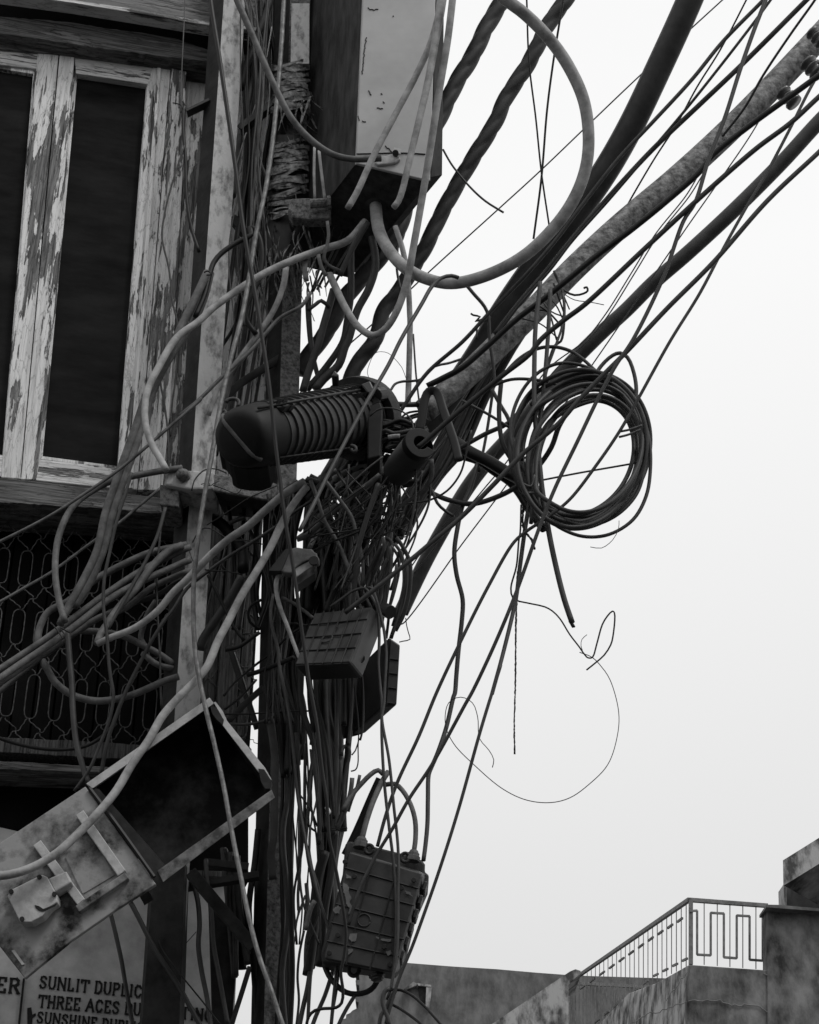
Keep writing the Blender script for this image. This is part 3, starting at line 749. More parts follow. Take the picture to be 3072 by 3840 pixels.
rib_line(fwd_ang + (.72 if True else 0), -.01, L - .01); rib_line(fwd_ang - 1.0, .06, L - .01, .003)
mb.build('long_rib', M['n2'], sc_, smooth=True)
mb = MB()
for t in (.10, .135, L - .145, L - .10):
    for da in (.60, .86):
        an = fwd_ang + da; rr = r0 + (r1_ - r0) * t / L
        rad = s_ * math.cos(an) + u_ * math.sin(an); tan = ax.cross(rad)
        c0 = a + ax * t + rad * rr
        mb.hexa([c0 - ax * .012 - tan * .016, c0 + ax * .012 - tan * .016, c0 + ax * .012 + tan * .016, c0 - ax * .012 + tan * .016],
                [c0 - ax * .012 - tan * .003 + rad * .002, c0 + ax * .012 - tan * .003 + rad * .002, c0 + ax * .012 + tan * .016 + rad * .020, c0 - ax * .012 + tan * .016 + rad * .020])
mb.build('fin', M['n'], sc_)
# band across the cap: follows the dome
mb = MB(); pts = []
for k in range(13):
    q = -1.25 + 2.5 * k / 12
    t = -.043 + .05 * max(0, abs(q) - .75); rr = .088 * math.sin(q)
    e_ = Vector((-.50, 0, .85)); dirv = (e_ - ax * e_.dot(ax)).normalized() * rr
    pts.append(a + ax * t + dirv)
mb.tube(pts, .0065, 8); mb.build('cap_band', M['m'], sc_, smooth=True)
# feet below the cap
MB().prism([W(q[0], q[1], 3.84) for q in px('E 196,800 330,815 545,845 515,922 455,945 380,944 300,930 268,908 268,870 228,815')], (0, .12, 0)).build('foot', M['n0'], sc_, bevel=.012)
# latches on the flange
mb = MB()
for s in ('E 912,352 935,312 965,345 945,362', 'E 1098,405 1160,380 1188,440 1150,470'):
    MB().prism([W(q[0], q[1], 4.10) for q in px(s)], (0, .06, 0)).build('latch', M['n'], sc_, bevel=.005)
for x, y in sxy('E 1215,472'):
    c = W(x, y, 4.16); MB().tube([c - ax * .03, c + ax * .025], .024, 16).build('knob', M['n'], sc_, bevel=.003)
mb.prism([W(q[0], q[1], 4.12) for q in px('E 1150,540 1225,515 1240,560 1235,700 1225,860 1140,880 1140,640')], (0, .16, 0))
mb.prism([W(q[0], q[1], 4.14) for q in px('E 1175,470 1225,500 1225,520 1150,550')], (0, .1, 0))
mb.build('clamp_block', M['n0'], sc_, bevel=.005)
mb = MB()
for s in ('E 250,520 262,505 300,498 325,508 332,530 322,545', 'E 630,880 660,895 680,905 650,880 690,900', 'E 1035,795 1060,800 1072,822 1050,835 1040,815', 'E 232,570 250,585 232,600'):
    P, _ = path3(s, 3.96, 3.96, 6); mb.tube(P, .006, 6)
mb.build('clip_wire', M['d'], sc_, smooth=True)

# ================================================================== RIBBED SLEEVE (C-shaped end)
a2 = W(*sxy('K 900,1120')[0], 4.10); b2 = W(*sxy('K 1115,850')[0], 3.93)
sl = empty('ribbed_sleeve', (a2 + b2) / 2, 'black finely ribbed sleeve with a C-shaped end gripping a cable', 'cable sleeve')
ax2 = (b2 - a2).normalized(); s2 = ax2.cross(Vector((0, 0, 1))).normalized(); u2 = s2.cross(ax2).normalized(); n = 40
V = []; F = []; segs = 54; Ls = (b2 - a2).length
for i in range(segs + 1):
    t = i / segs; r_ = .0455 + (.0024 if i % 2 else 0); r_ *= .93 + .07 * min(1, t * 3)
    for j in range(n):
        q = 2 * math.pi * j / n; V.append(a2 + ax2 * (t * Ls) + (s2 * math.cos(q) + u2 * math.sin(q)) * r_)
F = [(i * n + j, i * n + (j + 1) % n, (i + 1) * n + (j + 1) % n, (i + 1) * n + j) for i in range(segs) for j in range(n)] + [tuple(range(n - 1, -1, -1))]
MB().add(V, F).build('ribbed_body', M['n'], sl)
mb = MB(); V = []; k0 = 34; open_c = math.radians(170)
for i in range(k0 + 1):
    q = open_c + .55 + (2 * math.pi - 1.1) * i / k0
    for rr, tt in ((.048, 0), (.048, .03), (.021, .03), (.021, 0)):
        V.append(b2 - ax2 * .012 + ax2 * tt + (s2 * math.cos(q) + u2 * math.sin(q)) * rr)
F = [(i * 4 + j, i * 4 + (j + 1) % 4, (i + 1) * 4 + (j + 1) % 4, (i + 1) * 4 + j) for i in range(k0) for j in range(4)] + [(0, 1, 2, 3), (k0 * 4 + 3, k0 * 4 + 2, k0 * 4 + 1, k0 * 4)]
mb.add(V, F).build('end_collar', M['n0'], sl, bevel=.002)

# ================================================================== SMALL RIBBED TERMINAL BLOCK
tb = empty('terminal_block', W(1100, 2120, 4.12), 'small grey wedge-shaped terminal block with comb teeth', 'terminal block')
top = 'L 185,690 240,440 320,432 430,448 490,450 545,500 575,570 545,610 470,575 310,665 270,720 150,690'
MB().prism([W(q[0], q[1], 4.05) for q in px('L 160,690 262,450 320,434 430,450 488,452 520,490 548,500 545,520 574,570 560,600 530,605 515,570 470,568 390,600 305,662 262,718 190,708')], (0, .03, 0)).build('cover', M['m'], tb, bevel=.004)
mb = MB()
for k in range(17):
    t = k / 16; x = 305 + 175 * t; y = 665 - 90 * t
    mb.prism([W(q[0], q[1], 4.055) for q in px('L %f,%f %f,%f %f,%f %f,%f' % (x, y, x + 6, y - 3, x + 28, y + 62, x + 18, y + 100 - 40 * t))], (0, .05, 0))
for k in range(14):
    t = k / 13; x = 30 + 160 * t; y = 680 - 200 * t
    mb.prism([W(q[0], q[1], 4.10) for q in px('L %f,%f %f,%f %f,%f %f,%f' % (x, y, x + 5, y - 9, x + 85 - 30 * t, y - 12, x + 80 - 30 * t, y))], (0, .03, 0))
mb.build('comb_teeth', M['g'], tb)
MB().prism([W(q[0], q[1], 4.09) for q in px('L 20,690 200,460 262,440 160,690')], (0, .03, 0)).build('back_plate', M['n'], tb)
MB().prism([W(q[0], q[1], 4.10) for q in px('L 290,670 470,575 540,610 520,690 330,820')], (0, .06, 0)).build('underside', M['k'], tb)
c = W(*sxy('L 510,592')[0], 4.045); MB().tube([c, c + Vector((0, -.008, 0))], .014, 14).build('screw_boss', M['k'], tb)

# ================================================================== JUNCTION BOXES
def grid_box(root, A, B, C_, D_, depthvec, m_face, m_side, rows_, cols, circ=None, rib=.0022, bev=.008):
    """front quad A(top-left) B(top-right) C(bottom-right) D(bottom-left) in world points"""
    MB().hexa([A, B, C_, D_], [q + depthvec for q in (A, B, C_, D_)]).build('case', M[m_side], root, bevel=bev)
    nrm = (B - A).cross(D_ - A).normalized()
    if nrm.dot(CAMP - A) < 0: nrm = -nrm
    lerp = lambda u, v: (A * (1 - u) + B * u) * (1 - v) + (D_ * (1 - u) + C_ * u) * v
    mb = MB()
    for k in range(1, rows_): mb.tube([lerp(.0, k / rows_) + nrm * .001, lerp(1.0, k / rows_) + nrm * .001], rib, 6)
    for k in range(1, cols): mb.tube([lerp(k / cols, .0) + nrm * .001, lerp(k / cols, 1.0) + nrm * .001], rib, 6)
    MB().hexa([lerp(.02, .02) + nrm * .003, lerp(.98, .02) + nrm * .003, lerp(.98, .98) + nrm * .003, lerp(.02, .98) + nrm * .003], [lerp(.02, .02) - nrm * .004, lerp(.98, .02) - nrm * .004, lerp(.98, .98) - nrm * .004, lerp(.02, .98) - nrm * .004]).build('lid', M[m_face], root, bevel=.002)
    for v_ in range(len(mb.v)): mb.v[v_] = mb.v[v_] + nrm * .003
    mb.build('lid_ribs', M['k'], root)
    if circ:
        c = lerp(*circ) + nrm * .004; e1 = (B - A).normalized(); e2 = nrm.cross(e1)
        MB().tube([c + (e1 * math.cos(q * math.pi / 12) + e2 * math.sin(q * math.pi / 12)) * .016 for q in range(25)], .0022, 5).build('emblem_ring', M[m_face], root, smooth=True)
    return lerp, nrm
jb = empty('junction_box', W(1240, 2400, 4.05), 'tilted black junction box with a cross-ribbed lid above the other boxes', 'junction box')
A_, B_, C2, D2 = [W(x, y, Y) for (x, y), Y in zip(sxy('L 520,1150 1150,1078 905,1690 300,1715'), (4.10, 4.02, 3.93, 3.98))]
grid_box(jb, A_, B_, C2, D2, Vector((.03, .10, .0)), 'n2', 'n', 4, 6, (.42, .55))
a, b = W(*sxy('L 890,1720')[0], 4.04), W(*sxy('L 985,1608')[0], 4.0)
V = MB().tube([a, b], [.024, .022], 20, cap=False); V.tube([a, b - (b - a) * .02], [.013, .016], 20); V.build('gland', M['n2'], jb, smooth=True)
c = W(*sxy('L 1262,1105')[0], 4.1); MB().tube([c, c + Vector((.02, -.02, -.02))], .02, 12).build('gland', M['n'], jb)
c = W(*sxy('L 1255,1150')[0], 4.1)
jb2 = empty('junction_box', W(1400, 2600, 4.3), 'upright dark junction box with a notched side, behind the ribbed-lid box', 'junction box')
Y2 = 4.18
fz = [W(x, y, Y2) for x, y in sxy('L 1325,1400 1445,1490 1405,2156 1270,2190')]
fl = [W(x, y, Y2) for x, y in sxy('L 1312,1395 1448,1480 1408,2150 1270,2160')]
low = W(*sxy('I 1030,232')[0], Y2); lowl = W(*sxy('I 950,238')[0], Y2)
bk = at_z(*sxy('I 835,405')[0], low.z); vz = bk - low; vz = Vector((vz.x, vz.y, 0))
topr, topl = W(*sxy('L 1447,1487')[0], Y2), W(*sxy('L 1322,1400')[0], Y2)
MB().hexa([topl, topr, low, lowl], [q_ + vz for q_ in (topl, topr, low, lowl)]).build('case', M['n'], jb2, bevel=.006)
MB().hexa([topl + vz + Vector((0, .004, 0)), topr + vz + Vector((0, .004, 0)), low + vz + Vector((0, .004, 0)), lowl + vz + Vector((0, .004, 0))],
          [q_ + vz * 1.12 + Vector((-.12, .02, -.02)) for q_ in (topl, topr, low, lowl)]).build('rear_case', M['n'], jb2, bevel=.01)
MB().prism([W(x, y, Y2 - .006) for x, y in sxy('L 1335,1430 1436,1500 1400,2130 1290,2140')], (0, .005, 0)).build('lid', M['n2'], jb2, bevel=.002)
mb = MB()
for y in (1640, 1795, 1950, 2115): mb.tube([W(*q_, Y2 - .008) for q_ in sxy('L %d,%d %d,%d' % (1335 - (y - 1640) * .06, y, 1425 - (y - 1640) * .06, y + 12))], .0022, 5)
mb.build('lid_ribs', M['n'], jb2)

jb3 = empty('junction_box', W(1400, 3420, 4.1), 'scuffed dark junction box hanging lowest, with cable glands and lugs', 'junction box')
A_, B_, C2, D2 = [W(x, y, Y) for (x, y), Y in zip(sxy('I 735,1108 1188,1242 1010,1858 578,1772'), (4.02, 4.02, 4.02, 4.02))]
lerp, nrm = grid_box(jb3, A_, B_, C2, D2, Vector((.012, .11, .03)), 'lid3' if 'lid3' in M else 'n2', 'n', 6, 3, (.42, .58), bev=.012)
# backing shell, slightly larger
MB().prism([W(x, y, 4.10) for x, y in sxy('I 715,1068 740,1050 860,1075 1100,1135 1180,1165 1198,1190 1196,1240 1222,1250 1215,1330 1140,1500 1090,1700 1055,1800 1010,1850 575,1790 570,1720 660,1400 700,1250')], (0, .07, 0)).build('back_shell', M['n2'], jb3, bevel=.008)
mb = MB()
for k in range(6):
    t = k / 6; x = 1192 - 165 * t; y = 1290 + 500 * t
    mb.prism([W(*q_, 4.05) for q_ in sxy('I %f,%f %f,%f %f,%f %f,%f' % (x, y, x + 24, y + 5, x + 6, y + 62, x - 18, y + 56))], (0, .06, 0))
mb.build('hinge_lugs', M['n'], jb3, bevel=.003)
def gland(root, s, Y, r_, m='n2'):
    a, b = [W(x, y, Y) for x, y in sxy(s)]
    d = (b - a); mb = MB()
    mb.tube([a, a + d * .45, a + d * .46, a + d * .75, a + d * .76, b], [r_, r_, r_ * .82, r_ * .82, r_ * .7, r_ * .55], 8); mb.build('gland', M[m], root, bevel=.001)
gland(jb3, 'I 808,1095 816,1030', 4.06, .021, 'm'); gland(jb3, 'I 1122,1175 1132,1108', 4.06, .019, 'm'); gland(jb3, 'I 905,1850 915,1900', 4.06, .021, 'n')
def lugring(root, s, Y, r_):
    c = W(*sxy(s)[0], Y); MB().tube([c + Vector((math.cos(q * math.pi / 10) * r_, 0, math.sin(q * math.pi / 10) * r_ * 1.1)) for q in range(21)], r_ * .42, 8).build('lug', M['n2'], root, smooth=True)
lugring(jb3, 'I 860,1102', 4.05, .011); lugring(jb3, 'I 1078,1152', 4.05, .011); lugring(jb3, 'I 768,1832', 4.07, .013)
for s in ('I 772,1268', 'I 1055,1338', 'I 672,1622', 'I 952,1693', 'I 715,1180', 'I 1130,1290', 'I 620,1730', 'I 985,1800'):
    q = W(*sxy(s)[0], 4.012); MB().tube([q, q + Vector((0, -.006, 0))], .0065, 10).build('screw', M['k'], jb3, bevel=.001)
# grime and chipped paint on the lid
mb = MB()
for s in ('I 720,1250 750,1262 752,1275 725,1278', 'I 705,1300 735,1320 740,1360 752,1395 745,1420 760,1450 748,1490 735,1495 742,1455 722,1430 715,1380 700,1340', 'I 640,1460 670,1440 690,1452 680,1490 655,1485', 'I 745,1610 790,1612 780,1655 755,1660 740,1640', 'I 735,1700 765,1705 755,1725 735,1740', 'I 930,1640 995,1642 990,1660 935,1655', 'I 960,1720 990,1712 1000,1730 975,1742', 'I 1070,1350 1110,1362 1120,1385 1090,1372', 'I 900,1630 922,1632 918,1645'):
    for kk in range(1):
        p_ = sxy(s); q_ = []
        for i in range(len(p_)):
            x0_, y0_ = p_[i]; x1_, y1_ = p_[(i + 1) % len(p_)]
            for j in range(4): q_.append((x0_ + (x1_ - x0_) * j / 4 + rg.uniform(-2, 2), y0_ + (y1_ - y0_) * j / 4 + rg.uniform(-2, 2)))
        mb.prism([W(x, y, 4.013) for x, y in q_], (0, .001, 0))
mb.build('paint_chips', M['m'], jb3)

# ================================================================== BIG TILTED OPEN CABINET, lower left
ob = empty('open_cabinet', W(500, 3200, 4.0), 'large open sheet metal meter cabinet hanging tilted over the painted wall', 'cabinet')
YO = 3.98
def OP(s, Y): return [W(x, y, Y) for x, y in sxy(s)]
# back sheet deep inside, walls
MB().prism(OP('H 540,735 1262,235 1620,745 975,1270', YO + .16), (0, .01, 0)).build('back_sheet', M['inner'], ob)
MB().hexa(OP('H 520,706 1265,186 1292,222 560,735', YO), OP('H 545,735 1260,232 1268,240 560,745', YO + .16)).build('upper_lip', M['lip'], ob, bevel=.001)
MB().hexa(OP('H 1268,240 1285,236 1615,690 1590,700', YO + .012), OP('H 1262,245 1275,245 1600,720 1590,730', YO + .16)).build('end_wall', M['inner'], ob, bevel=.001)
MB().prism(OP('H 1290,215 1302,212 1345,268 1372,328 1600,610 1642,685 1560,632 1333,337 1340,300', YO - .001), (0, .008, 0)).build('end_lip', M['lip'], ob)
MB().prism(OP('H 1270,238 1300,245 1352,320 1345,350 1310,320 1280,280', YO - .003), (0, .02, 0)).build('corner_tab', M['dsteel'], ob)
MB().prism(OP('H 1560,615 1595,620 1640,690 1630,735 1600,735 1575,690', YO - .003), (0, .03, 0)).build('corner_tab', M['dsteel'], ob)
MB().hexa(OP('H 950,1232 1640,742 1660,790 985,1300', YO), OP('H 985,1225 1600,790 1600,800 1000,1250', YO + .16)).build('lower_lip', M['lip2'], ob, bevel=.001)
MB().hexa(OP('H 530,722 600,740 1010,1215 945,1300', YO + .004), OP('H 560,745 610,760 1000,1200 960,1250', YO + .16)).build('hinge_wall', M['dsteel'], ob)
# hinge rod
P, _ = path3('H 540,735 650,880 760,1030 930,1270', YO - .004, YO - .004, 20); MB().tube(P, .006, 6).build('hinge_rod', M['k'], ob)
# the pale half with the fitted frame
MB().prism(OP('H -250,1232 0,1064 515,722 942,1312 700,1465 420,1660 150,1880 0,1690 -250,1400', YO - .0), (0, .018, 0)).build('door', M['lid'], ob, bevel=.002)
def rod(name, s, Y, w, m, h=.014):
    (x0, y0), (x1, y1) = sxy(s); A, B = W(x0, y0, Y), W(x1, y1, Y); d = (B - A).normalized(); n_ = d.cross(Vector((0, 1, 0))).normalized() * w * mpp(x0, y0, Y)
    MB().prism([A - n_, B - n_, B + n_, A + n_], (0, h, 0)).build(name, M[m], ob, bevel=.002)
rod('frame_bar', 'H 480,880 735,1245', YO - .018, 17, 'lip', .018)
rod('frame_bar', 'H 222,1062 490,1420', YO - .016, 17, 'lip', .016)
rod('frame_bar', 'H 465,1462 765,1258', YO - .022, 14, 'lid', .022)
MB().prism(OP('H 395,1150 520,960 690,1258 500,1370', YO - .003), (0, .003, 0)).build('recess_panel', M['lid'], ob)
MB().prism(OP('H 45,1382 70,1345 180,1290 255,1255 285,1268 345,1380 345,1420 300,1452 255,1505 190,1540 122,1542', YO - .055), (0, .045, 0)).build('lock_plate', M['lip'], ob, bevel=.002)
MB().prism(OP('H 210,1438 235,1444 262,1462 345,1428 335,1445 262,1478 232,1472 215,1455', YO - .0565), (0, .001, 0)).build('rust_slit', M['k'], ob)
MB().prism(OP('H 290,1278 400,1232 432,1300 330,1362', YO - .05), (0, .05, 0)).build('lock_arm', M['lip'], ob, bevel=.004)
MB().prism(OP('H 70,1714 86,1708 148,1795 132,1800', YO - .004), (0, .004, 0)).build('slot', M['lip'], ob)
mb = MB()
for x, y in sxy('H 70,1360 240,1272 330,1375 135,1525'):
    c = W(x, y, YO - .056); mb.tube([c, c + Vector((0, -.006, 0))], .006, 8)
mb.build('screw', M['dsteel'], ob)
# dark box over the foot of the pale pole below this cabinet
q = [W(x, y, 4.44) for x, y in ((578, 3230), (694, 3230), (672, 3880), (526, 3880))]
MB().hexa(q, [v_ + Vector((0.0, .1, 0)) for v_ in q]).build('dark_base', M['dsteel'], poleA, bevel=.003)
q = [W(x, y, 4.50) for x, y in sxy('B 494,20 608,20 606,402 488,402')]
MB().prism(q, (0, .02, 0)).build('pale_paint_band', M['conc'], poleB, bevel=.002)
# steel angle pieces below the cabinet
def strut(label, s, Y, w, m, Yb=None, cat='bracket', name='steel_strut', h=.03, group=None):
    (x0, y0), (x1, y1) = sxy(s); A, B = W(x0, y0, Y), W(x1, y1, Yb or Y); d = (B - A).normalized(); n_ = d.cross(Vector((0, 1, 0))).normalized() * w * mpp(x0, y0, Y)
    mb = MB().prism([A - n_, B - n_, B + n_, A + n_], (0, .006, 0))
    mb.prism([A - n_ + Vector((0, .0062, 0)), B - n_ + Vector((0, .0062, 0)), B - n_ * .8 + Vector((0, .0062, 0)), A - n_ * .8 + Vector((0, .0062, 0))], (0, h, 0))
    return tag(mb.build(name, M[m], bevel=.001), label, cat, group)
strut('dark steel angle running diagonally down below the open cabinet', 'H 1150,1235 1530,1690', 4.35, 22, 'dsteel')
strut('level dark steel strut joining the two poles below the open cabinet', 'H 1110,1320 1560,1250', 4.5, 13, 'dsteel')
strut('short dark steel angle end poking out beside the steel strand', 'H 1230,1175 1500,1205', 4.52, 14, 'dsteel')
strut('short dark stub of flat bar under the corner of the open cabinet', 'H 850,1400 905,1365', 4.2, 14, 'dsteel')
strut('dark steel strap crossing behind the pale steel pole, high up', 'B 120,1365 370,1660', 4.62, 15, 'dsteel')
strut('thick dark arm from the pale pole to the taped pole', 'B 160,805 375,640', 4.52, 13, 'd')
strut('short rod tied to the peeling door jamb', 'A 1175,695 1322,625', 4.5, 6, 'd')
# blank sheet between poles under the cabinet
plate('steel_plate', 'narrow dark steel plate behind the steel strand below the open cabinet', 'plate', 'O -200,840 0,900 120,1120 110,1500 70,1960 60,2400 -150,2400', 4.66, .02, 'dsteel')

# ================================================================== LONG RUSTY ARM, INSULATORS
o = cable('rusty_pipe', 'T 1850,20 1700,180 1520,370 1330,560 1130,742 900,935 700,1122 560,1270 400,1425 250,1568 100,1690', 51, 4.45, 4.45, 'arm', 'long mottled rusty pipe arm rising to the upper right', 'pipe', n=28, step=20)
def spool(s, label, r_=.03, tilt=(-.55, 0, .83)):
    c = W(*sxy(s)[0], 4.35); root = empty('insulator', c, label, 'insulator'); d = Vector(tilt).normalized()
    mb = MB(); prof = [(-.035, .008), (-.034, 1), (-.022, 1.05), (-.016, .7), (-.006, .66), (0, .98), (.006, .98), (.012, .66), (.02, .7), (.026, 1.0), (.036, .95), (.037, .1)]
    mb.tube([c + d * t for t, _ in prof], [max(.002, q * r_) for _, q in prof], 24); mb.build('spool', M['porc'], root, smooth=True)
    P = [c + d * .0 + Vector((math.cos(q) * r_ * .8, math.sin(q) * r_ * .8, q * .001)) for q in [k * .5 for k in range(26)]]
    MB().tube(P, .003, 5).build('binding_wire', M['m'], root)
spool('C 1592,430', 'dark spool insulator under the rusty arm, the lower of two', .031)
spool('C 1700,300', 'dark spool insulator near the end of the rusty arm, the upper of two', .036)
spool('C 1718,165', 'dark insulator with binding wire at the very tip of the rusty arm', .028)
